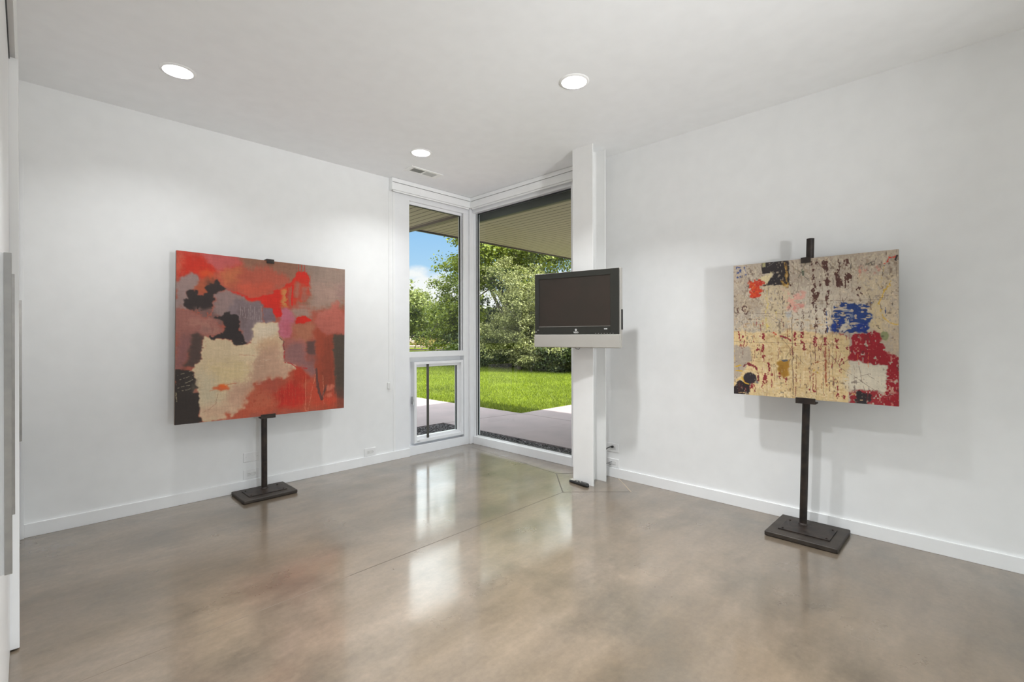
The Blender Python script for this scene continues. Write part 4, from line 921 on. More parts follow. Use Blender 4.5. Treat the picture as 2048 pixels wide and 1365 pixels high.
 ('P',(196,116,104),[(.906,.1128),(.9055,.118),(.9039,.122),(.9015,.124),(.8989,.1238),(.8965,.1212),(.8948,.1169),(.8942,.1117),(.8947,.1065),(.8963,.1025),(.8987,.1005),(.9013,.1007),(.9037,.1033),(.9054,.1076)],.006,.02,.7,.35,0),
 ('P',(196,116,104),[(.8857,.1275),(.8852,.132),(.8838,.1356),(.8817,.1375),(.8793,.1372),(.8771,.135),(.8756,.1311),(.8751,.1264),(.8755,.1218),(.877,.1183),(.8791,.1164),(.8815,.1166),(.8836,.1189),(.8851,.1228)],.006,.02,.7,.35,0),
 ('L',(210,150,130),[(.7989,.1148),(.7961,.174)],.01401,.012,.6,.4,.0015),
 ('P',(62,62,56),[(.8449,.0706),(.8444,.0727),(.8429,.0743),(.8408,.0751),(.8384,.0748),(.8362,.0736),(.8346,.0717),(.8341,.0694),(.8346,.0673),(.8361,.0657),(.8383,.065),(.8407,.0652),(.8429,.0665),(.8444,.0684)],.003,.012,.85,.25,0),
 ('P',(62,62,56),[(.8585,.0746),(.8579,.0767),(.8565,.0783),(.8543,.079),(.8519,.0788),(.8497,.0776),(.8482,.0757),(.8477,.0734),(.8482,.0713),(.8497,.0697),(.8518,.069),(.8542,.0692),(.8564,.0704),(.8579,.0724)],.003,.012,.85,.25,0),
 ('P',(62,62,56),[(.87,.0884),(.8695,.0905),(.868,.0921),(.8659,.0928),(.8635,.0926),(.8613,.0914),(.8598,.0895),(.8593,.0872),(.8598,.0851),(.8612,.0835),(.8634,.0828),(.8658,.083),(.8679,.0842),(.8694,.0861)],.003,.012,.85,.25,0),
 ('P',(62,62,56),[(.8739,.0788),(.8734,.0809),(.8719,.0825),(.8698,.0832),(.8674,.083),(.8652,.0818),(.8637,.0798),(.8632,.0776),(.8637,.0755),(.8652,.0739),(.8673,.0732),(.8697,.0734),(.8718,.0746),(.8733,.0765)],.003,.012,.85,.25,0),
 ('P',(62,62,56),[(.8805,.0711),(.88,.0733),(.8785,.0748),(.8764,.0756),(.874,.0753),(.8718,.0741),(.8703,.0722),(.8698,.07),(.8703,.0679),(.8718,.0663),(.8739,.0655),(.8763,.0658),(.8784,.067),(.8799,.0689)],.003,.012,.85,.25,0),
 ('P',(62,62,56),[(.8651,.067),(.8646,.0691),(.8631,.0707),(.861,.0714),(.8586,.0711),(.8564,.0699),(.8549,.068),(.8543,.0658),(.8548,.0636),(.8563,.0621),(.8585,.0613),(.8609,.0616),(.863,.0628),(.8645,.0647)],.003,.012,.85,.25,0),
 ('L',(52,70,120),[(.9349,.367),(.9367,.4166)],.00623,.004,.85,.3,.0015),
 ('L',(70,60,56),[(.9423,.4003),(.984,.3935)],.00623,.014,.6,.5,.0015),
 ('L',(152,86,52),[(.5298,.7405),(.553,.7305),(.5775,.7224)],.01012,.012,.85,.35,.0015),
 ('L',(160,96,54),[(.527,.7751),(.53,.7523)],.00934,.012,.7,.4,.0015),
 ('L',(198,160,60),[(.5305,.8111),(.5419,.7834),(.5767,.7996)],.00778,.012,.85,.3,.0015),
 ('L',(140,80,60),[(.515,.8302),(.5383,.8152)],.00623,.004,.7,.3,.0015),
 ('P',(44,40,42),[(.78,.9279),(.8037,.9224),(.8286,.9357),(.8334,.9998),(.7836,1.0015)],.004,.014,1,.12,0),
 ('P',(48,42,44),[(.8561,.962),(.8552,.9731),(.8522,.9822),(.8479,.9875),(.8431,.988),(.8387,.9835),(.8356,.975),(.8344,.964),(.8353,.9529),(.8383,.9438),(.8426,.9385),(.8474,.938),(.8518,.9425),(.8549,.9511)],.004,.012,.9,.2,0),
 ('L',(210,170,130),[(.8007,.9757),(.8111,.9748)],.00623,.004,.9,.0,.0015),
 ('P',(200,150,70),[(.7744,.9318),(.7737,.9363),(.7714,.9401),(.768,.9424),(.7642,.9427),(.7608,.941),(.7584,.9376),(.7575,.9332),(.7583,.9287),(.7606,.9249),(.764,.9226),(.7678,.9223),(.7712,.924),(.7736,.9274)],.004,.01,.7,.2,0),
 ('P',(214,196,140),[(.1978,.4423),(.2463,.4241),(.2643,.5009),(.2118,.5197)],.02,.03,.5,.3,0),
 ('L',(206,182,80),[(.2445,.2136),(.2423,.3666),(.2346,.5006)],.007,.012,.6,.45,.0015),
 ('L',(206,182,90),[(.3018,.3498),(.2984,.4444)],.00623,.012,.5,.4,.0015),
 ('L',(186,60,44),[(.2731,.5153),(.2863,.5391)],.01089,.012,.7,.3,.0015),
 ('L',(200,40,44),[(.7949,.7451),(.7947,.728)],.00311,.004,.5,.0,.0015),
 ('L',(210,110,60),[(.7869,.6427),(.7891,.7197)],.00389,.004,.8,.4,.0015),
 ('L',(214,120,70),[(.8455,.6584),(.8452,.7598)],.00311,.004,.8,.4,.0015),
 ('L',(200,150,120),[(.8143,.6082),(.8754,.609)],.00389,.004,.6,.4,.0015),
 ('L',(200,150,120),[(.8283,.6334),(.8823,.6307)],.00311,.004,.5,.4,.0015),
]
# ------------------------------------------------------------------ paintings
rng = np.random.default_rng(7)
def vnoise(U, V, fu, fv, seed):
    r_ = np.random.default_rng(seed)
    gu, gv = int(fu) + 3, int(fv) + 3
    G = r_.random((gv, gu))
    x = np.clip(U, -0.1, 1.1) * fu * 0.8 + 0.1 * fu; y = np.clip(V, -0.1, 1.1) * fv * 0.8 + 0.1 * fv
    xi = np.clip(np.floor(x).astype(int), 0, gu - 2); yi = np.clip(np.floor(y).astype(int), 0, gv - 2)
    fx = x - xi; fy = y - yi
    fx = fx * fx * (3 - 2 * fx); fy = fy * fy * (3 - 2 * fy)
    a = G[yi, xi] * (1 - fx) + G[yi, xi + 1] * fx
    b_ = G[yi + 1, xi] * (1 - fx) + G[yi + 1, xi + 1] * fx
    return a * (1 - fy) + b_ * fy
def boxblur(A, r_):
    if r_ < 1: return A
    for ax in (0, 1):
        P_ = np.pad(A, [(r_ + 1, r_) if k == ax else (0, 0) for k in (0, 1)], mode='edge')
        cs = np.cumsum(P_, axis=ax)
        n = A.shape[ax]
        hi = np.take(cs, range(2 * r_ + 1, 2 * r_ + 1 + n), axis=ax); lo = np.take(cs, range(0, n), axis=ax)
        A = (hi - lo) / (2 * r_ + 1)
    return A
def paint(layers, n, seed, streak):
    V, U = np.meshgrid((np.arange(n) + .5) / n, (np.arange(n) + .5) / n, indexing='ij')
    img = np.zeros((n, n, 3)) + 150
    w1u = vnoise(U, V, 14, 14, seed) - .5; w1v = vnoise(U, V, 14, 14, seed + 1) - .5
    w2u = vnoise(U, V, 60, 60, seed + 2) - .5; w2v = vnoise(U, V, 60, 60, seed + 3) - .5
    w3u = vnoise(U, V, 170, 170, seed + 12) - .5
    WU = w1u + w2u * .8 + w3u * .5; WV = w1v + w2v * .8 + w3u * .4
    brkA = .5 * vnoise(U, V, 150, 110, seed + 4) + .3 * vnoise(U, V, 60, 40, seed + 5) + .2 * vnoise(U, V, 24, 20, seed + 6)
    brkH = .5 * vnoise(U, V, 40, 170, seed + 7) + .5 * vnoise(U, V, 70, 60, seed + 8)
    rank = lambda A: np.interp(A, np.quantile(A, np.linspace(0, 1, 101)), np.linspace(0, 1, 101))
    brkA = rank(brkA); brkH = rank(brkH)
    tone = vnoise(U, V, 9, 9, seed + 9) - .5
    for i, L_ in enumerate(layers):
        if L_[0] == 'P':
            _, col, pts, soft, warp, op, brk, st = L_
            x = U + warp * WU * 1.6; y = V + warp * WV * 1.6
            ins = np.zeros(U.shape, bool)
            m_ = len(pts)
            for k in range(m_):
                (xa, ya), (xb, yb) = pts[k], pts[(k + 1) % m_]
                if ya == yb: continue
                c_ = ((ya > y) != (yb > y)) & (x < (xb - xa) * (y - ya) / (yb - ya) + xa)
                ins ^= c_
            M_ = ins.astype(float)
            rr = int(round(soft * n * .6))
            M_ = boxblur(boxblur(M_, rr), rr)
            if rr > 0:      # dry-brush transition
                sb = np.roll(np.roll(brkH if i % 2 else brkA, 13 * i, 0), 29 * i, 1)
                M_ = np.clip(M_ + (sb - .5) * 1.1 * M_ * (1 - M_) * 2, 0, 1)
        else:
            _, col, pts, wd, warp, op, brk, soft = L_
            st = 0
            x = U + warp * WU * 1.6; y = V + warp * WV * 1.6
            D = np.full(U.shape, 9.)
            for (xa, ya), (xb, yb) in zip(pts, pts[1:]):
                dx, dy = xb - xa, yb - ya; q = dx * dx + dy * dy + 1e-9
                tt = np.clip(((x - xa) * dx + (y - ya) * dy) / q, 0, 1)
                D = np.minimum(D, np.hypot(x - xa - tt * dx, y - ya - tt * dy))
            half = max(wd * .5, .0011)
            M_ = np.clip((half - D) / .0022 + .5, 0, 1)
        if brk > 0:
            B_ = brkH if st else brkA
            sh = np.roll(np.roll(B_, 31 * i, 0), 17 * i, 1)
            M_ = M_ * np.clip((sh - brk) / .10 + .5, 0, 1)
        vary = 1 + .10 * np.roll(tone, 41 * i, 1)
        img += (np.array(col)[None, None] * vary[..., None] - img) * (M_ * op)[..., None]
    # brushed texture and canvas
    f = 1 + streak * (vnoise(U, V, 30, 150, seed + 20) - .5) + streak * (vnoise(U, V, 170, 26, seed + 21) - .5) + .03 * (vnoise(U, V, 200, 200, seed + 22) - .5)
    return np.clip(img * f[..., None], 4, 250)

def canvas_face(name, layers, n, seed, streak, origin, du, dv, normal, parent, rough, PAINT_GAIN):
    img = paint(layers, n, seed, streak)
    c = img / 255
    lin = np.where(c <= .04045, c / 12.92, ((c + .055) / 1.055) ** 2.4) / PAINT_GAIN
    lum = img.mean(axis=2)
    relief = (boxblur(lum, 1) - boxblur(lum, 6)) / 255 * .0012
    o, du, dv, normal = map(np.array, (origin, du, dv, normal))
    t_ = (np.arange(n) / (n - 1))
    V, U = np.meshgrid(t_, t_, indexing='ij')
    edge = np.minimum(np.minimum(U, 1 - U), np.minimum(V, 1 - V)) < .004
    relief[edge] = 0
    P = o + U[..., None] * du + V[..., None] * dv + normal * (relief + .0002)[..., None]
    idx = np.arange(n * n).reshape(n, n)
    F_ = np.stack([idx[:-1, :-1], idx[1:, :-1], idx[1:, 1:], idx[:-1, 1:]], -1).reshape(-1, 4)
    m_ = bpy.data.materials.new(name + '_paint'); m_.use_nodes = True
    t = m_.node_tree; p = t.nodes['Principled BSDF']
    at = t.nodes.new('ShaderNodeAttribute'); at.attribute_name = 'pigment'
    co = t.nodes.new('ShaderNodeTexCoord'); nz = t.nodes.new('ShaderNodeTexNoise'); nz.inputs['Scale'].default_value = 160; nz.inputs['Detail'].default_value = 4
    t.links.new(co.outputs['Object'], nz.inputs['Vector'])
    mr = t.nodes.new('ShaderNodeMapRange'); mr.inputs[1].default_value = .3; mr.inputs[2].default_value = .7; mr.inputs[3].default_value = .95; mr.inputs[4].default_value = 1.05
    t.links.new(nz.outputs[0], mr.inputs[0])
    mm = t.nodes.new('ShaderNodeMixRGB'); mm.blend_type = 'MULTIPLY'; mm.inputs[0].default_value = 1
    t.links.new(at.outputs['Color'], mm.inputs[1]); t.links.new(mr.outputs[0], mm.inputs[2])
    t.links.new(mm.outputs[0], p.inputs['Base Color'])
    p.inputs['Roughness'].default_value = rough; p.inputs['Specular IOR Level'].default_value = .3
    ob = np_mesh(name, P.reshape(-1, 3), F_, m_, parent, smooth=True)
    ca = ob.data.color_attributes.new('pigment', 'FLOAT_COLOR', 'POINT')
    ca.data.foreach_set('color', np.concatenate([lin.reshape(-1, 3), np.ones((n * n, 1))], 1).astype(np.float32).ravel())
    return ob

# extra small marks that crowd the tan painting
rs_ = random.Random(41)
ALLP = [(-.1, -.1), (1.1, -.1), (1.1, 1.1), (-.1, 1.1)]
i_ = 6
TAN_ABSTRACT[i_:i_] = [('P', (196, 184, 162), [(.0, .02), (1, .02), (1, .42), (0, .42)], .02, .02, .55, .72, 0), ('P', (132, 112, 94), [(.0, .02), (1, .02), (1, .42), (0, .42)], .01, .02, .5, .90, 0),
                       ('P', (222, 204, 168), [(.0, .42), (.7, .42), (.7, 1), (0, 1)], .01, .02, .45, .75, 0), ('P', (176, 140, 96), [(.0, .42), (.7, .42), (.7, 1), (0, 1)], .01, .02, .5, .86, 1)]
for k in range(95):
    u = rs_.uniform(.03, .70); v = rs_.uniform(.42, .95); L0 = rs_.uniform(.01, .09)
    TAN_ABSTRACT.append(('L', rs_.choice([(128, 40, 46), (110, 60, 50), (96, 66, 54), (150, 96, 66)]), [(u, v), (u + rs_.uniform(-.004, .004), min(1, v + L0))], rs_.uniform(.0015, .006), .004, .8, .3, 0))
for k in range(70):
    u = rs_.uniform(.03, .98); v = rs_.uniform(.04, .45); L0 = rs_.uniform(.005, .05)
    TAN_ABSTRACT.append(('L', rs_.choice([(86, 62, 54), (110, 92, 80), (206, 192, 166), (70, 66, 62)]), [(u, v), (u + rs_.uniform(-.012, .012), v + L0)], rs_.uniform(.0015, .005), .006, .75, .35, 0))
TAN_ABSTRACT.append(('P', (208, 190, 160), ALLP, 0, .01, .6, .955, 0))
TAN_ABSTRACT.append(('P', (60, 46, 44), ALLP, 0, .01, .6, .975, 0))
for k in range(60):      # scratches and drips in the red painting
    u = rs_.uniform(.5, .95); v = rs_.uniform(.72, .9)
    RED_ABSTRACT.append(('L', rs_.choice([(214, 96, 66), (150, 44, 34), (196, 80, 56)]), [(u, v), (u + rs_.uniform(-.004, .004), min(.995, v + rs_.uniform(.05, .2)))], .002, .003, .45, .35, 0))
for k in range(26):
    u = rs_.uniform(.18, .42); v = rs_.uniform(.5, .8)
    RED_ABSTRACT.append(('L', rs_.choice([(222, 206, 178), (190, 160, 130)]), [(u, v), (u + rs_.uniform(.03, .12), v + rs_.uniform(-.006, .006))], .003, .006, .4, .4, 0))
EDGE = mat('canvas_edge', (0.16, 0.11, 0.08), 0.7)
EDGE2 = mat('pale_canvas_edge', (0.34, 0.30, 0.25), 0.7)
# red abstract, hung slightly askew (0.6 degree)
a_ = -0.0105
du = Vector((math.cos(a_), 0, math.sin(a_))); dn = Vector((math.sin(a_), 0, -math.cos(a_)))
PY = -0.190
TL = Vector((-2.842, PY, 1.8235)); PW, PH = 1.228, 1.211
pa = thing('abstract_painting', 'large square red, cream and charcoal abstract painting on a black stand', 'painting', (-2.23, PY + 0.012, 0.61))
mb = MB(); mb.obox(TL + du * PW / 2 + dn * PH / 2 + Vector((0, 0.013, 0)), du, (0, 1, 0), dn, PW / 2, 0.0125, PH / 2)
mb.build('canvas_panel', EDGE, pa, 0.001)
canvas_face('painted_surface', RED_ABSTRACT, 460, 11, .055, TL, du * PW, dn * PH, (0, -1, 0), pa, 0.6, 1.12)
# tan abstract
PX = -0.200
TR = Vector((PX, -2.963, 1.6965)); PW2, PH2 = 0.876, 0.869
pb = thing('abstract_painting', 'square tan abstract painting with crimson, blue and black patches on a black stand', 'painting', (PX + 0.012, -3.40, 0.826))
mb = MB(); mb.obox(TR + Vector((0.013, -PW2 / 2, -PH2 / 2)), (0, 1, 0), (1, 0, 0), (0, 0, 1), PW2 / 2, 0.0125, PH2 / 2)
mb.build('canvas_panel', EDGE2, pb, 0.001)
canvas_face('painted_surface', TAN_ABSTRACT, 500, 23, .05, TR, Vector((0, -PW2, 0)), Vector((0, 0, -PH2)), (-1, 0, 0), pb, 0.55, 0.98)

# ------------------------------------------------------------------ display stands
def stand(label, origin, ex, ey, base, plate, pole0, pole1, pole_r, low, high):
    """ex: along the wall, ey: out into the room; sizes as half extents"""
    ex, ey = Vector(ex), Vector(ey)
    O = Vector(origin)
    t = thing('display_stand', label, 'display stand', O, 'black iron stands holding the paintings')
    ez = Vector((0, 0, 1))
    m_ = MB(); m_.obox(O + ez * (base[2] / 2 + .002), ex, ey, ez, base[0] / 2, base[1] / 2, base[2] / 2); m_.build('base', WOODB, t, 0.006, seg=3)
    bz = base[2] + .002
    m_ = MB(); m_.obox(O + ez * (bz + .003), ex, ey, ez, plate[0] / 2, plate[1] / 2, .003); m_.build('base_plate', IRON, t, 0.001)
    for i in (-1, 1):
        for j in (-1, 1):
            c = O + ex * i * (plate[0] / 2 - .02) + ey * j * (plate[1] / 2 - .02) + ez * (bz + .006)
            m_ = MB(); m_.lathe([(.0055, 0), (.0055, .003), (.003, .0052), (0.0001, .0055)], c, 14); m_.build('bolt', IRON, t, smooth=True)
    p0 = Vector(pole0); p1 = Vector(pole1)
    p0.z = bz + .006
    m_ = MB(); m_.tube([p0, p1], pole_r, 28); m_.build('pole', IRON, t, smooth=True)
    m_ = MB(); m_.lathe([(pole_r + .006, 0), (pole_r + .0045, .004), (pole_r, .009)], p0, 28); m_.build('weld_collar', IRON, t, smooth=True)
    for nm, br in (('lower_bracket', low), ('upper_bracket', high)):
        m_ = MB()
        for q in br: m_.box(*q)
        m_.build(nm, IRON, t, 0.001)
    return t
stand('black iron display stand on a flat base holding the red painting', (-2.277, -0.196, 0), (1, 0, 0), (0, -1, 0), (0.382, 0.306, 0.026), (0.272, 0.176), (-2.262, -0.142, 0), (-2.262, -0.142, 1.79), 0.0215,
      [(-2.303, -2.196, PY - 0.011, PY - 0.005, 0.587, 0.619), (-2.303, -2.196, PY - 0.006, PY + 0.05, 0.587, 0.597)],
      [(-2.259, -2.204, PY - 0.011, PY - 0.005, 1.796, 1.829), (-2.259, -2.204, PY - 0.006, PY + 0.05, 1.823, 1.829), (-2.259, -2.204, PY + 0.03, PY + 0.05, 1.75, 1.823)])
stand('black iron display stand whose pole rises above the tan painting', (-0.222, -3.402, 0), (0, 1, 0), (-1, 0, 0), (0.376, 0.376, 0.028), (0.270, 0.205), (-0.150, -3.362, 0), (-0.150, -3.406, 1.824), 0.0212,
      [(PX - 0.011, PX - 0.005, -3.443, -3.336, 0.800, 0.836), (PX - 0.006, PX + 0.06, -3.443, -3.336, 0.800, 0.810)],
      [(PX - 0.011, PX - 0.005, -3.420, -3.367, 1.668, 1.7035), (PX - 0.006, PX + 0.06, -3.420, -3.367, 1.6975, 1.7035)])

# ------------------------------------------------------------------ television on its column bracket
tv = thing('television', 'older black flat television with silver speaker bar mounted on the white column', 'television', (-0.475, -1.835, 1.13))
D = Vector((0.185, -0.983, 0)).normalized()      # towards the photo's right
Nn = Vector((-0.983, -0.185, 0)).normalized()    # out of the screen
TO = Vector((-0.476, -1.8315, 0))                # centre of the front plane
Z = Vector((0, 0, 1))
def tvbox(m_, s0, s1, z0, z1, d0, d1):
    m_.obox(TO + D * (s0 + s1) / 2 + Z * (z0 + z1) / 2 + Nn * (d0 + d1) / 2, D, Nn, Z, (s1 - s0) / 2, abs(d1 - d0) / 2, (z1 - z0) / 2)
m_ = MB(); tvbox(m_, -0.382, 0.382, 1.128, 1.746, -0.045, -0.011); m_.build('outer_shell', SILVER, tv, 0.004)
m_ = MB(); tvbox(m_, -0.33, 0.33, 1.17, 1.70, -0.085, -0.045); m_.build('back_cover', BLACKP, tv, 0.012)
m_ = MB()
for q in ((-0.376, -0.335, 1.236, 1.742), (0.300, 0.370, 1.236, 1.742), (-0.335, 0.300, 1.698, 1.742), (-0.335, 0.300, 1.236, 1.299)):
    tvbox(m_, q[0], q[1], q[2], q[3], -0.006, 0.0)
m_.build('bezel', BLACKG, tv, 0.001)
m_ = MB(); tvbox(m_, -0.336, 0.301, 1.298, 1.699, -0.010, -0.0045); m_.build('screen', SCREEN, tv)
m_ = MB(); tvbox(m_, -0.336, 0.301, 1.2985, 1.3005, -0.0045, 0.0008); m_.build('lower_screen_lip', SILVER, tv)
m_ = MB(); tvbox(m_, -0.382, 0.376, 1.130, 1.234, -0.02, 0.004); m_.build('speaker_bar', SILVER, tv, 0.004)
m_ = MB(); tvbox(m_, -0.05, 0.05, 1.130, 1.1305, 0.0035, 0.0036); m_.bm.free()
for k in range(7):
    m_ = MB(); tvbox(m_, 0.175 + k * 0.024, 0.183 + k * 0.024, 1.2415, 1.2445, -0.001, 0.0012); m_.build('button', SILVER, tv)
m_ = MB(); tvbox(m_, 0.382, 0.3915, 1.27, 1.425, -0.030, -0.016); m_.build('side_control_panel', BLACKP, tv, 0.001)
def text(s, size, s0, z0, parent, name):
    cu = bpy.data.curves.new(name, 'FONT'); cu.body = s; cu.size = size; cu.align_x = 'CENTER'; cu.extrude = 0.0004; cu.offset = 0.0004
    to = bpy.data.objects.new(name, cu); C.objects.link(to)
    dg_ = bpy.context.evaluated_depsgraph_get(); me_ = bpy.data.meshes.new_from_object(to.evaluated_get(dg_))
    bpy.data.objects.remove(to)
    mw = Matrix((D, Z, Nn)).transposed().to_4x4(); mw.translation = TO + D * s0 + Z * z0 + Nn * 0.0006
    me_.transform(mw); me_.materials.clear(); me_.materials.append(WHITEINK)
    o_ = bpy.data.objects.new(name, me_); C.objects.link(o_); o_.parent = parent; o_.matrix_parent_inverse = world_of(parent).inverted()
    return o_
text('VIZIO', 0.0165, 0.008, 1.2455, tv, 'brand_lettering')
text('HDMI', 0.0105, 0.262, 1.2740, tv, 'port_lettering')
m_ = MB(); q0 = TO + D * 0.008 + Z * 1.2715
ring = []
for rr_, h in ((0.0085, 0.0002), (0.0085, 0.0012)):
    ring.append([m_.bm.verts.new(q0 + D * rr_ * math.cos(a2) + Z * rr_ * math.sin(a2) + Nn * h) for a2 in [2 * math.pi * i / 28 for i in range(28)]])
m_.bm.faces.new(ring[1]); [m_.bm.faces.new([ring[0][i], ring[0][(i + 1) % 28], ring[1][(i + 1) % 28], ring[1][i]]) for i in range(28)]
emb = m_.build('brand_emblem', WHITEINK, tv)
m_ = MB()
m_.obox(q0 + Nn * 0.0014 + D * -0.0020, (D * 0.42 - Z).normalized(), Nn, D, 0.0050, 0.0003, 0.0010)
m_.obox(q0 + Nn * 0.0014 + D * 0.0020, (-D * 0.42 - Z).normalized(), Nn, D, 0.0050, 0.0003, 0.0010)
m_.build('emblem_mark', BLACKP, emb)
m_ = MB(); tvbox(m_, -0.352, -0.338, 1.271, 1.273, 0.0, 0.0006); m_.build('indicator_lettering', WHITEINK, tv)
m_ = MB(); tvbox(m_, -0.372, -0.360, 1.252, 1.262, 0.0, 0.0006); m_.build('sticker', mat('grey_sticker', (0.2, 0.2, 0.19), 0.5), tv)
m_ = MB(); m_.obox((-0.3525, -1.8145, 1.43), (0, 1, 0), (1, 0, 0), (0, 0, 1), 0.06, 0.0035, 0.11)
m_.obox((-0.378, -1.818, 1.43), (0, 1, 0), (1, 0, 0), (0, 0, 1), 0.03, 0.024, 0.05); m_.build('wall_bracket', IRON, tv, 0.001)
m_ = MB(); m_.tube([TO - D * 0.022 + Z * 1.16 - Nn * 0.05, TO - D * 0.020 + Z * 1.127 - Nn * 0.04, TO - D * 0.008 + Z * 1.117 - Nn * 0.04, TO + D * 0.010 + Z * 1.114 - Nn * 0.05, TO + D * 0.016 + Z * 1.14 - Nn * 0.07], 0.0024, 8)
m_.build('loose_cable', CORD, tv, smooth=True)

# ------------------------------------------------------------------ remote control on the floor
rc = thing('remote_control', 'black remote control with silver end lying on floor at the column foot', 'remote control', (-0.385, -1.80, 0))
m_ = MB()
ax0, ax1 = Vector((-0.372, -1.700, 0)), Vector((-0.398, -1.902, 0))
dr = (ax1 - ax0).normalized(); sd = Vector((-dr.y, dr.x, 0))
prof = [(0.0, .012, .010), (0.03, .023, .020), (0.15, .027, .025), (0.45, .024, .022), (0.75, .028, .029), (0.93, .025, .028), (1.0, .011, .014)]
rings = []
for tt, hw, hh in prof:
    c = ax0.lerp(ax1, tt)
    rings.append([m_.bm.verts.new(c + sd * hw * math.cos(a2) * (abs(math.cos(a2)) ** -.35 if abs(math.cos(a2)) > .05 else 1) * .9 + Z * max(.0008, hh * .52 + hh * .5 * math.sin(a2))) for a2 in [2 * math.pi * i / 20 for i in range(20)]])
for a3, b3 in zip(rings, rings[1:]):
    for i in range(20): m_.bm.faces.new([a3[i], a3[(i + 1) % 20], b3[(i + 1) % 20], b3[i]])
m_.bm.faces.new(rings[0]); m_.bm.faces.new(rings[-1])
m_.build('body', BLACKP, rc, smooth=True)
m_ = MB(); m_.obox(ax0.lerp(ax1, .17) + Z * .0250, dr, sd, Z, .026, .018, .0016); m_.build('silver_face', SILVER, rc, 0.0012)
for i in range(6):
    for j in (-1, 0, 1):
        m_ = MB(); m_.obox(ax0.lerp(ax1, .38 + i * .062) + sd * j * .011 + Z * (.0232 + .0009 * i), dr, sd, Z, .0036, .0034, .0022); m_.build('button', mat('button_grey', (0.10, 0.10, 0.10), .5) if (i + j) % 3 else SILVER, rc, 0.0008)
# ------------------------------------------------------------------ outside: slab, gravel, lawn
G0 = -0.05
CONC = mat('patio_concrete', (0.225, 0.178, 0.186), 0.8, noise=((0.185, 0.148, 0.158), 2.2, 7, 0.3, 0.7), bump=(90, 0.2, 0.004))
PEB = mat('dark_gravel', (0.085, 0.078, 0.085), 0.8, noise=((0.24, 0.22, 0.24), 45, 2, 0.42, 0.62), bump=(120, 0.4, 0.01))
CUT2 = mat('patio_joint', (0.10, 0.085, 0.08), 0.9)
patio = MB()
patio.prism([(0.745, -12), (14, -12), (14, 1.27), (2.16, 1.27), (2.16, 12), (-14, 12), (-14, 1.5), (0.745, 1.5)], -0.30, G0)
patio = struct(patio.build('patio', CONC))
def pcut(a, b_, wd=0.008):
    a = Vector((*a, 0)); b_ = Vector((*b_, 0)); d = (b_ - a).normalized(); m_ = MB()
    m_.obox((a + b_) / 2 + Vector((0, 0, G0 + 0.0006)), d, Vector((-d.y, d.x, 0)), (0, 0, 1), (b_ - a).length / 2, wd / 2, 0.0008)
    m_.build('patio_joint', CUT2, patio)
pcut((0.745, 1.47), (2.16, 1.27)); pcut((2.16, 1.27), (2.16, -12)); pcut((0.745, -3.0), (14, -3.0)); pcut((2.16, 4.4), (-14, 4.4)); pcut((-1.6, 1.5), (-1.6, 12))
gb = struct(boxes('gravel_bed', PEB, [(0.14, 0.745, -12, 1.5, -0.30, -0.075), (-14, 0.14, 0.14, 1.5, -0.30, -0.075)]))
struct(boxes('foundation', mat('foundation_grey', (0.30, 0.29, 0.28), 0.8), [(0.10, 0.139, -6.7, 0.138, -0.30, 0.0), (-4.2, 0.10, 0.10, 0.138, -0.30, 0.0)]))
ALB = 0.62
# loose stones (nobody could count them)
r_ = np.random.default_rng(3)
ico_v = np.array([(0, 0, 1), (1, 0, 0), (0, 1, 0), (-1, 0, 0), (0, -1, 0), (0, 0, -1)], float)
ico_f = np.array([(0, 1, 2), (0, 2, 3), (0, 3, 4), (0, 4, 1), (5, 2, 1), (5, 3, 2), (5, 4, 3), (5, 1, 4)])
n1, n2 = 6500, 3200
px = np.concatenate([r_.uniform(0.16, 0.735, n1), r_.uniform(-1.6, 0.75, n2)])
py = np.concatenate([r_.uniform(-2.6, 1.49, n1), r_.uniform(0.16, 1.49, n2)])
sz = r_.uniform(0.007, 0.016, n1 + n2)
ang = r_.uniform(0, 6.28, n1 + n2)
sv = ico_v[None] * np.stack([sz * r_.uniform(.7, 1.4, len(sz)), sz, sz * r_.uniform(.5, .9, len(sz))], 1)[:, None]
sv = sv + r_.normal(0, .0018, sv.shape)
ca_, sa_ = np.cos(ang)[:, None], np.sin(ang)[:, None]
sv = np.stack([sv[..., 0] * ca_ - sv[..., 1] * sa_, sv[..., 0] * sa_ + sv[..., 1] * ca_, sv[..., 2]], -1)
sv += np.stack([px, py, -0.070 + r_.uniform(0, .012, len(sz))], 1)[:, None]
sf = (ico_f[None] + (np.arange(len(sz)) * 6)[:, None, None]).reshape(-1, 3)
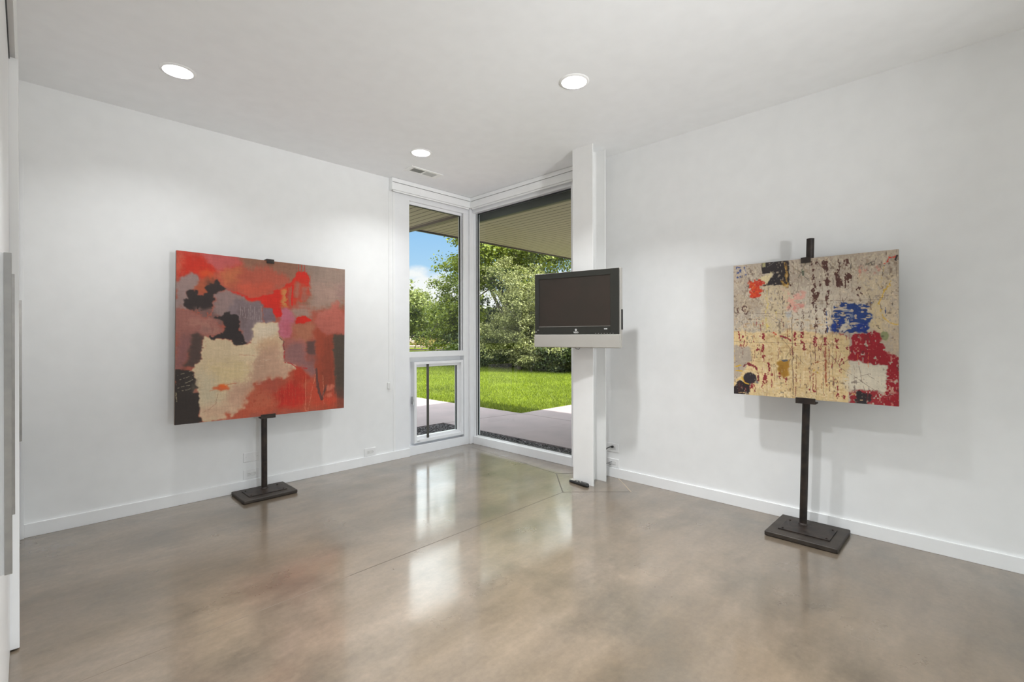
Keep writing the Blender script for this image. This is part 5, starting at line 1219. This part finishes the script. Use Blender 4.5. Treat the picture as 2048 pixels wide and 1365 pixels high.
def island_mat(name, cols, rough=0.8, trans=0.0, spec=0.3):
    cols = [tuple(v * ALB for v in c) for c in cols]
    m = bpy.data.materials.new(name); m.use_nodes = True
    t = m.node_tree; p = t.nodes['Principled BSDF']
    g_ = t.nodes.new('ShaderNodeNewGeometry'); rp = t.nodes.new('ShaderNodeValToRGB')
    t.links.new(g_.outputs['Random Per Island'], rp.inputs[0])
    el = rp.color_ramp.elements
    el[0].position = 0; el[0].color = (*cols[0], 1); el[1].position = 1; el[1].color = (*cols[-1], 1)
    for i, c in enumerate(cols[1:-1]):
        e_ = el.new((i + 1) / (len(cols) - 1)); e_.color = (*c, 1)
    co = t.nodes.new('ShaderNodeTexCoord'); nz = t.nodes.new('ShaderNodeTexNoise'); nz.inputs['Scale'].default_value = 0.7; nz.inputs['Detail'].default_value = 4
    t.links.new(co.outputs['Object'], nz.inputs['Vector'])
    mr = t.nodes.new('ShaderNodeMapRange'); mr.inputs[1].default_value = .3; mr.inputs[2].default_value = .7; mr.inputs[3].default_value = .78; mr.inputs[4].default_value = 1.2
    t.links.new(nz.outputs[0], mr.inputs[0])
    mm = t.nodes.new('ShaderNodeMixRGB'); mm.blend_type = 'MULTIPLY'; mm.inputs[0].default_value = 1
    t.links.new(rp.outputs[0], mm.inputs[1]); t.links.new(mr.outputs[0], mm.inputs[2])
    t.links.new(mm.outputs[0], p.inputs['Base Color'])
    p.inputs['Roughness'].default_value = rough; p.inputs['Specular IOR Level'].default_value = spec
    if trans:
        tl = t.nodes.new('ShaderNodeBsdfTranslucent'); t.links.new(mm.outputs[0], tl.inputs[0])
        ms = t.nodes.new('ShaderNodeMixShader'); ms.inputs[0].default_value = trans
        t.links.new(p.outputs[0], ms.inputs[1]); t.links.new(tl.outputs[0], ms.inputs[2])
        t.links.new(ms.outputs[0], t.nodes['Material Output'].inputs[0])
    return m
STONE = island_mat('gravel_stones', [(0.035, 0.032, 0.036), (0.09, 0.08, 0.09), (0.15, 0.14, 0.155), (0.34, 0.32, 0.34)])
go = np_mesh('gravel', sv.reshape(-1, 3), sf, STONE)
tag(go, 'dark grey loose gravel in the strip between window wall and patio', 'gravel', kind='stuff')

LAWN = mat('lawn_soil', (0.075, 0.100, 0.008), 0.95, spec=0.0, noise=((0.115, 0.145, 0.014), 1.3, 8, 0.3, 0.7), bump=(60, 0.5, 0.02))
lw = MB()
lw.prism([(2.165, 1.275), (14.0, 1.275), (14.005, -60), (160, -60), (160, 190), (-60, 190), (-60, 12.005), (2.165, 12.005)], -0.32, G0 - 0.006)
struct(lw.build('lawn_ground', LAWN))
n = 150000
# denser near the house
gx = 2.18 + (r_.random(n) ** 1.35) * 11.5; gy = 1.29 + (r_.random(n) ** 1.15) * 15
hgt = r_.uniform(.028, .060, n) * (1 + .25 * np.sin(gx * 2.1) * np.sin(gy * 1.7)); a2 = r_.uniform(0, 6.28, n); ln = r_.normal(0, .016, (n, 2)); wd = r_.uniform(.0022, .0045, n) * (1 + .10 * np.hypot(gx, gy))
b0 = np.stack([gx - np.cos(a2) * wd, gy - np.sin(a2) * wd, np.full(n, G0 - .008)], 1); b1 = np.stack([gx + np.cos(a2) * wd, gy + np.sin(a2) * wd, np.full(n, G0 - .008)], 1)
tp = np.stack([gx + ln[:, 0], gy + ln[:, 1], G0 - .008 + hgt], 1)
BLADE = island_mat('grass_blades', [(0.12, 0.175, 0.008), (0.21, 0.28, 0.012), (0.29, 0.35, 0.025), (0.17, 0.235, 0.01)], 0.6, 0.25)
gr = np_mesh('grass', np.stack([b0, b1, tp], 1).reshape(-1, 3), np.arange(3 * n).reshape(-1, 3), BLADE)
tag(gr, 'short bright green mown grass of the lawn beyond the patio', 'grass', kind='stuff')

# ------------------------------------------------------------------ roof overhang with boarded soffit
def soffit_mat():
    m = bpy.data.materials.new('soffit_boards'); m.use_nodes = True
    t = m.node_tree; p = t.nodes['Principled BSDF']
    co = t.nodes.new('ShaderNodeTexCoord'); sp = t.nodes.new('ShaderNodeSeparateXYZ'); t.links.new(co.outputs['Object'], sp.inputs[0])
    dv_ = t.nodes.new('ShaderNodeMath'); dv_.operation = 'DIVIDE'; dv_.inputs[1].default_value = 0.105; t.links.new(sp.outputs[0], dv_.inputs[0])
    fr = t.nodes.new('ShaderNodeMath'); fr.operation = 'FRACT'; t.links.new(dv_.outputs[0], fr.inputs[0])
    lt = t.nodes.new('ShaderNodeMath'); lt.operation = 'LESS_THAN'; lt.inputs[1].default_value = 0.13; t.links.new(fr.outputs[0], lt.inputs[0])
    nz = t.nodes.new('ShaderNodeTexNoise'); nz.inputs['Scale'].default_value = 3; t.links.new(co.outputs['Object'], nz.inputs['Vector'])
    a = t.nodes.new('ShaderNodeMixRGB'); a.inputs[1].default_value = (0.40, 0.36, 0.27, 1); a.inputs[2].default_value = (0.34, 0.31, 0.235, 1); t.links.new(nz.outputs[0], a.inputs[0])
    x = t.nodes.new('ShaderNodeMixRGB'); x.inputs[2].default_value = (0.06, 0.05, 0.035, 1)
    t.links.new(lt.outputs[0], x.inputs[0]); t.links.new(a.outputs[0], x.inputs[1]); t.links.new(x.outputs[0], p.inputs['Base Color'])
    p.inputs['Roughness'].default_value = 0.6
    return m
SOF = soffit_mat()
FASC = mat('bronze_fascia', (0.055, 0.045, 0.042), 0.5)
SZ = 2.72
XA = 0.19
struct(boxes('soffit', SOF, [(0.14, XA, -6.80, 0.14, SZ, SZ + 0.03), (XA, 3.80, -6.80, 1.46, SZ, SZ + 0.03), (-9, XA, 0.14, 3.2, SZ, SZ + 0.03)]))
struct(boxes('roof', FASC, [(-9, 3.80, -6.80, 1.46, SZ + 0.19, SZ + 0.34), (-9, XA, 1.46, 3.2, SZ + 0.19, SZ + 0.34)]))
struct(boxes('fascia', FASC, [(XA, 3.83, 1.46, 1.49, SZ - 0.02, SZ + 0.34), (3.80, 3.83, -6.80, 1.46, SZ - 0.02, SZ + 0.34), (XA - 0.03, XA + 0.03, 1.49, 3.2, SZ - 0.03, SZ + 0.34), (-9, XA + 0.03, 3.2, 3.23, SZ - 0.02, SZ + 0.34)]))
struct(boxes('trim_2', mat('soffit_batten', (0.17, 0.145, 0.13), 0.5), [(XA - 0.035, XA + 0.035, 0.14, 1.49, SZ - 0.03, SZ)]))

# ------------------------------------------------------------------ trees and shrubs
BARK = mat('bark', (0.10, 0.08, 0.06), 0.9, noise=((0.17, 0.14, 0.11), 12, 5, 0.3, 0.7), bump=(25, 0.6, 0.03))
def leaves_mat(name, a, b_, c):
    return island_mat(name, [a, b_, c, b_], 0.55, 0.32, 0.35)
LM1 = leaves_mat('maple_leaves', (0.07, 0.105, 0.010), (0.20, 0.27, 0.022), (0.42, 0.48, 0.06))
LM2 = leaves_mat('olive_leaves', (0.12, 0.14, 0.03), (0.28, 0.30, 0.085), (0.55, 0.56, 0.24))
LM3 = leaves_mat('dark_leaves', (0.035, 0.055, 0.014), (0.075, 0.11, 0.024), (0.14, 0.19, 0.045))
LM4 = leaves_mat('far_leaves', (0.07, 0.095, 0.015), (0.18, 0.225, 0.04), (0.34, 0.38, 0.09))
def leaf_cloud(lobes, n, size, seed, flat=0.0):
    """lobes: (cx,cy,cz,rx,ry,rz); leaves gather on sprays near each lobe's surface"""
    q = np.random.default_rng(seed)
    vol = np.array([l[3] * l[4] * l[5] for l in lobes]) ** (2 / 3); tot = vol.sum(); vol /= tot
    # boughs: small rounded masses on the crown, with shaded gaps between them
    ns = int(max(10, min(170, tot * 16)))
    li = q.choice(len(lobes), ns, p=vol)
    Lb = np.array(lobes)[li]
    ds = q.normal(size=(ns, 3)); ds /= np.linalg.norm(ds, axis=1)[:, None]
    sc_ = Lb[:, :3] + ds * Lb[:, 3:] * q.uniform(.45, .95, ns)[:, None]
    sr = Lb[:, 3:].mean(axis=1) * q.uniform(.22, .44, ns)
    nc = max(40, n // 22)
    si = q.choice(ns, nc, p=sr ** 2 / (sr ** 2).sum())
    d = q.normal(size=(nc, 3)); d[:, 2] = np.abs(d[:, 2]) * .9 - .25; d /= np.linalg.norm(d, axis=1)[:, None]
    cen = sc_[si] + d * sr[si][:, None] * np.array([1.15, 1.15, .75]) * (q.random(nc) ** .3 * q.uniform(.85, 1.1, nc))[:, None]
    ci = q.integers(0, nc, n)
    sp_ = size * 2.3
    pos = cen[ci] + q.normal(size=(n, 3)) * sp_ * np.array([1, 1, .5]) * .6 + np.array([0, 0, -.3 * sp_]) * q.random(n)[:, None]
    nrm = q.normal(size=(n, 3)) * .75 + d[ci] * .7 + np.array([0, 0, .55]); nrm /= np.linalg.norm(nrm, axis=1)[:, None]
    tg = np.cross(nrm, q.normal(size=(n, 3))); tg /= np.linalg.norm(tg, axis=1)[:, None]
    bt = np.cross(nrm, tg)
    s = size * q.uniform(.6, 1.25, n)
    a = pos - tg * s[:, None] * .5; c = pos + tg * s[:, None] * .5
    m1 = pos + bt * s[:, None] * .33 - nrm * s[:, None] * .10; m2 = pos - bt * s[:, None] * .33 - nrm * s[:, None] * .10
    vv = np.stack([a, m1, c, m2], 1).reshape(-1, 3)
    return vv, np.arange(4 * n).reshape(-1, 4)
def tree(name, label, cat, base, lobes, n, size, m_, seed, trunk=None, branches=9, group=None):
    t = thing(name, label, cat, base, group)
    B = Vector(base)
    lb = [(B.x + l[0], B.y + l[1], B.z + l[2], l[3], l[4], l[5]) for l in lobes]
    v, f = leaf_cloud(lb, n, size, seed)
    np_mesh('foliage', v, f, m_, t)
    if trunk:
        q = random.Random(seed)
        mb_ = MB(); hh, rr_ = trunk
        mb_.tube([B, B + Vector((q.uniform(-.1, .1), q.uniform(-.1, .1), hh * .5)), B + Vector((q.uniform(-.2, .2), q.uniform(-.2, .2), hh))], [rr_, rr_ * .8, rr_ * .55], 10)
        mb_.build('trunk', BARK, t, smooth=True)
        mb_ = MB(); top = B + Vector((0, 0, hh * .75))
        for i in range(branches):
            l = lb[i % len(lb)]; e_ = Vector((l[0] + q.uniform(-.5, .5) * l[3], l[1] + q.uniform(-.5, .5) * l[4], l[2] + q.uniform(-.2, .6) * l[5]))
            s0 = B + Vector((0, 0, hh * q.uniform(.45, 1)))
            midp = s0.lerp(e_, .5) + Vector((q.uniform(-.2, .2), q.uniform(-.2, .2), q.uniform(.1, .5)))
            mb_.tube([s0, midp, e_], [rr_ * .38, rr_ * .22, rr_ * .06], 7)
        mb_.build('branches', BARK, t, smooth=True)
    return t
def at(dpx, depth, z=G0):
    """point at a bearing from the room (tangent of angle right of the room diagonal) and a distance"""
    f_ = Vector((math.cos(0.777), math.sin(0.777), 0)); s_ = Vector((math.sin(0.777), -math.cos(0.777), 0))
    p = Vector((-3.57, -4.17, 1.22)) + f_ * depth + s_ * (dpx / 956.37 * depth)
    return (p.x, p.y, z)
GT = 'trees standing beyond the lawn'
tree('maple_tree', 'tall leafy maple filling most of the wide corner window', 'tree', at(-10, 21.5),
     [(0, 0, 5.6, 2.6, 2.6, 2.2), (-1.0, .8, 4.2, 1.9, 1.9, 1.5), (1.4, -1.2, 4.4, 2.2, 2.2, 1.7), (.4, .2, 8, 2.6, 2.6, 1.8), (1.0, -1.0, 2.8, 2.2, 2.2, 1.2), (-1.3, 1.2, 6.6, 1.8, 1.8, 1.3), (-1.2, 1.4, 2.6, 1.3, 1.3, 1.0)], 42000, .125, LM1, 1, (3.6, .22))
tree('hawthorn_tree', 'pale olive small leaved tree in front of the tall maple', 'tree', at(15, 18.2),
     [(0, 0, 1.9, 1.35, 1.35, 1.5), (.3, -.5, 3.0, 1.3, 1.3, 1.2), (-.5, .5, 1.1, 1.1, 1.1, .9), (.9, -.8, 1.5, 1.1, 1.1, 1.2), (-.3, .3, 3.6, .9, .9, .8)], 30000, .075, LM2, 2, (1.8, .10))
tree('maple_tree', 'broad bright green maple rising behind the television', 'tree', at(190, 22.5),
     [(0, 0, 5.2, 3.0, 3.0, 2.0), (-1.6, 1.4, 5.6, 1.9, 1.9, 1.4), (1.8, -1.6, 4.8, 2.4, 2.4, 2.0), (0, 0, 2.9, 2.8, 2.8, 1.5), (1, -1, 7.6, 2.8, 2.8, 1.8)], 40000, .125, LM1, 3, (3.2, .2))
tree('oak_tree', 'wide dark green tree standing behind the column and right of the television', 'tree', at(420, 22),
     [(0, 0, 4.6, 3.4, 3.4, 2.8), (-1.5, 1.4, 3.0, 2.2, 2.2, 1.8), (1.5, -1.4, 6.5, 2.6, 2.6, 1.8)], 22000, .15, LM3, 4, (3.0, .25))
tree('willow_tree', 'drooping green tree at the right edge of the narrow corner window', 'tree', at(-108, 24.5),
     [(0, 0, 3.4, 1.25, 1.25, 1.2), (.6, -.4, 1.9, 1.35, 1.35, 1.3), (-.5, .5, 2.2, 1.1, 1.1, 1.0), (.4, -.2, 1.0, 1.5, 1.5, 1.0), (-.9, .8, 1.1, .8, .8, .8), (.5, -.4, 4.6, 1.2, 1.2, .9)], 26000, .12, LM1, 5, (2.4, .14))
tree('hanging_branch', 'leafy maple boughs reaching down from the eave into the blue sky', 'tree', at(-84, 19.0, 2.2),
     [(0, 0, 3.3, .75, .75, .5), (-.35, .35, 2.7, .62, .62, .28), (-.05, .1, 2.0, .62, .62, .32), (.1, -.1, 1.35, .55, .55, .3), (.5, -.5, 2.4, .7, .7, 1.3)], 5200, .13, LM1, 6, None)
GF = 'round topped trees far behind the lawn'
tree('distant_tree', 'tall rounded distant tree at the left edge of the narrow window', 'tree', at(-192, 62),
     [(0, 0, 4.6, 3.0, 3.0, 2.6), (1.5, -1.2, 3.4, 2.4, 2.4, 2.2), (-2, 2, 4, 2.6, 2.6, 2.4), (.4, -.3, 6.4, 1.5, 1.5, 1.1)], 26000, .27, LM4, 7, (2.6, .25))
tree('distant_tree', 'lower distant tree between the tall rounded one and the drooping tree', 'tree', at(-152, 60),
     [(0, 0, 3.2, 2.4, 2.4, 2.1), (-1.6, 1.3, 2.8, 1.9, 1.9, 1.8), (1.2, -1.2, 4.2, 1.7, 1.7, 1.4)], 24000, .25, LM4, 8, (2.2, .22))
tree('distant_tree', 'dark distant tree far behind, low under the other crowns', 'tree', at(-172, 74),
     [(0, 0, 2.6, 5.0, 5.0, 2.2), (5, -4.5, 3.2, 4, 4, 2.6), (-6, 6, 3.6, 4.5, 4.5, 3)], 15000, .42, LM3, 9, (2.0, .3))
for i, (bx, by, lab) in enumerate(((20.0, 35.0, 'distant tree hidden beyond the left side of the narrow window'), (12.0, 40.0, 'distant tree far behind the left wall'), (2.0, 38.0, 'distant tree farthest back behind the left wall'), (15.5, -3.0, 'distant tree off to the right behind the right wall'))):
    tree('distant_tree', lab, 'tree', (bx, by, G0), [(0, 0, 4.0, 3.4, 3.4, 2.8), (2.2, -1.5, 3.2, 2.4, 2.4, 2.0), (-2.2, 1.0, 3.4, 2.4, 2.4, 2.0)], 12000, .30, LM4, 90 + i, (2.6, .22))
# shrub row along the lawn edge
GS = 'shrubs along the far lawn edge'
tree('small_shrub', 'small pale green sapling standing alone at the lawn edge', 'shrub', at(38, 17.2), [(0, 0, .55, .48, .48, .42), (.1, -.1, .95, .34, .34, .25)], 4200, .07, LM2, 20, (.6, .025), 5)
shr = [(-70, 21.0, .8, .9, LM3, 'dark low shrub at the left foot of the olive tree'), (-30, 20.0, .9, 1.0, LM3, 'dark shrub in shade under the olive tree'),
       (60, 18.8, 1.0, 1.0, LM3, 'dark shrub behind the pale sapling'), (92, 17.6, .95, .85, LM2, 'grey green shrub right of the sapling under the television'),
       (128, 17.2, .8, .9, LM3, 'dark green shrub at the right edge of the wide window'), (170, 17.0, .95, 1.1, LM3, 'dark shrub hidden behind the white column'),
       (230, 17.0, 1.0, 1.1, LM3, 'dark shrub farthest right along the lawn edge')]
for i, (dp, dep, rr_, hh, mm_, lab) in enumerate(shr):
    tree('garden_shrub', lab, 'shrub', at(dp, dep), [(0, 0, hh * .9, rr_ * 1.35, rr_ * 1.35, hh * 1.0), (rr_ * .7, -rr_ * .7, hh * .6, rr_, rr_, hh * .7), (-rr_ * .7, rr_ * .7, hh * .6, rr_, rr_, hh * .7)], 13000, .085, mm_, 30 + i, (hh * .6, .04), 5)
# dense dark undergrowth that closes the view beneath the crowns
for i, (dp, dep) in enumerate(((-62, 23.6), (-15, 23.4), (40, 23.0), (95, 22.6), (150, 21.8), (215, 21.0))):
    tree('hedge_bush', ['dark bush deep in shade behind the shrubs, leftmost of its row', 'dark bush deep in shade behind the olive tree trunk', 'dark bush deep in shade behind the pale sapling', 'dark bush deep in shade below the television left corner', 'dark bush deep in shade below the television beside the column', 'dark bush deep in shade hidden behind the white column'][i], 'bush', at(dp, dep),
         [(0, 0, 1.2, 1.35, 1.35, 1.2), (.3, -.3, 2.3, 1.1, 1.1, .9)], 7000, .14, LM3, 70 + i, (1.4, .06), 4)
# far garden: flower bed edge, fence rail, pale house
FB = leaves_mat('yellow_flowers', (0.25, 0.27, 0.05), (0.48, 0.45, 0.08), (0.42, 0.20, 0.14))
tree('flower_bed', 'low bed of yellow green plants far across the lawn', 'flower bed', at(-168, 57, -0.05), [(0, 0, .45, 2.2, 2.2, .45), (-2.4, 2.4, .4, 1.8, 1.8, .4), (2.4, -2.4, .45, 1.6, 1.6, .4)], 6000, .16, FB, 50)
m_ = MB(); p0, p1 = Vector(at(-215, 55.6, 0)), Vector(at(-128, 55.0, 0)); d = (p1 - p0)
q = random.Random(5)
for i in range(26):
    c = p0.lerp(p1, (i + .5) / 26); m_.obox(c + Vector((0, 0, .06)), d, Z.cross(d), Z, d.length / 54, .18, .13 * q.uniform(.8, 1.25))
tag(m_.build('stone_edging', mat('pale_stone', (0.45, 0.33, 0.29), .8), None, .03), 'row of pale pinkish stones edging the far flower bed', 'stone edging')
m_ = MB(); p0, p1 = Vector(at(-215, 44, 0)), Vector(at(-118, 44, 0)); d = (p1 - p0)
m_.obox((p0 + p1) / 2 + Vector((0, 0, -.0)), d, Z.cross(d), Z, d.length / 2, .05, .10)
for i in range(7): m_.obox(p0.lerp(p1, (i + .5) / 7) + Vector((0, 0, .06)), d, Z.cross(d), Z, .04, .04, .14)
tag(m_.build('garden_fence', mat('weathered_rail', (0.13, 0.10, 0.09), .8)), 'low dark rail fence crossing the far lawn', 'fence')
h0 = Vector(at(-178, 96, G0)); ht = thing('neighbour_house', 'pale pinkish house wall glimpsed between the distant trees', 'house', h0)
ux = Vector((0.845, -0.43, 0)).normalized(); uy = Z.cross(ux)
m_ = MB(); m_.obox(h0 + Z * 2.6, ux, uy, Z, 9, 4, 2.6); m_.build('house_wall', mat('pink_render', (0.62, 0.46, 0.43), .8), ht)
m_ = MB()
rv = [h0 + ux * a + uy * b_ + Z * c for a, b_, c in ((-9.4, -4.4, 5.2), (9.4, -4.4, 5.2), (9.4, 4.4, 5.2), (-9.4, 4.4, 5.2), (-9.4, 0, 7.4), (9.4, 0, 7.4))]
vs = [m_.bm.verts.new(x) for x in rv]
for f in ((0, 1, 5, 4), (2, 3, 4, 5), (0, 4, 3), (1, 2, 5), (0, 3, 2, 1)): m_.bm.faces.new([vs[i] for i in f])
m_.build('house_roof', mat('grey_shingles', (0.22, 0.20, 0.19), .8), ht)
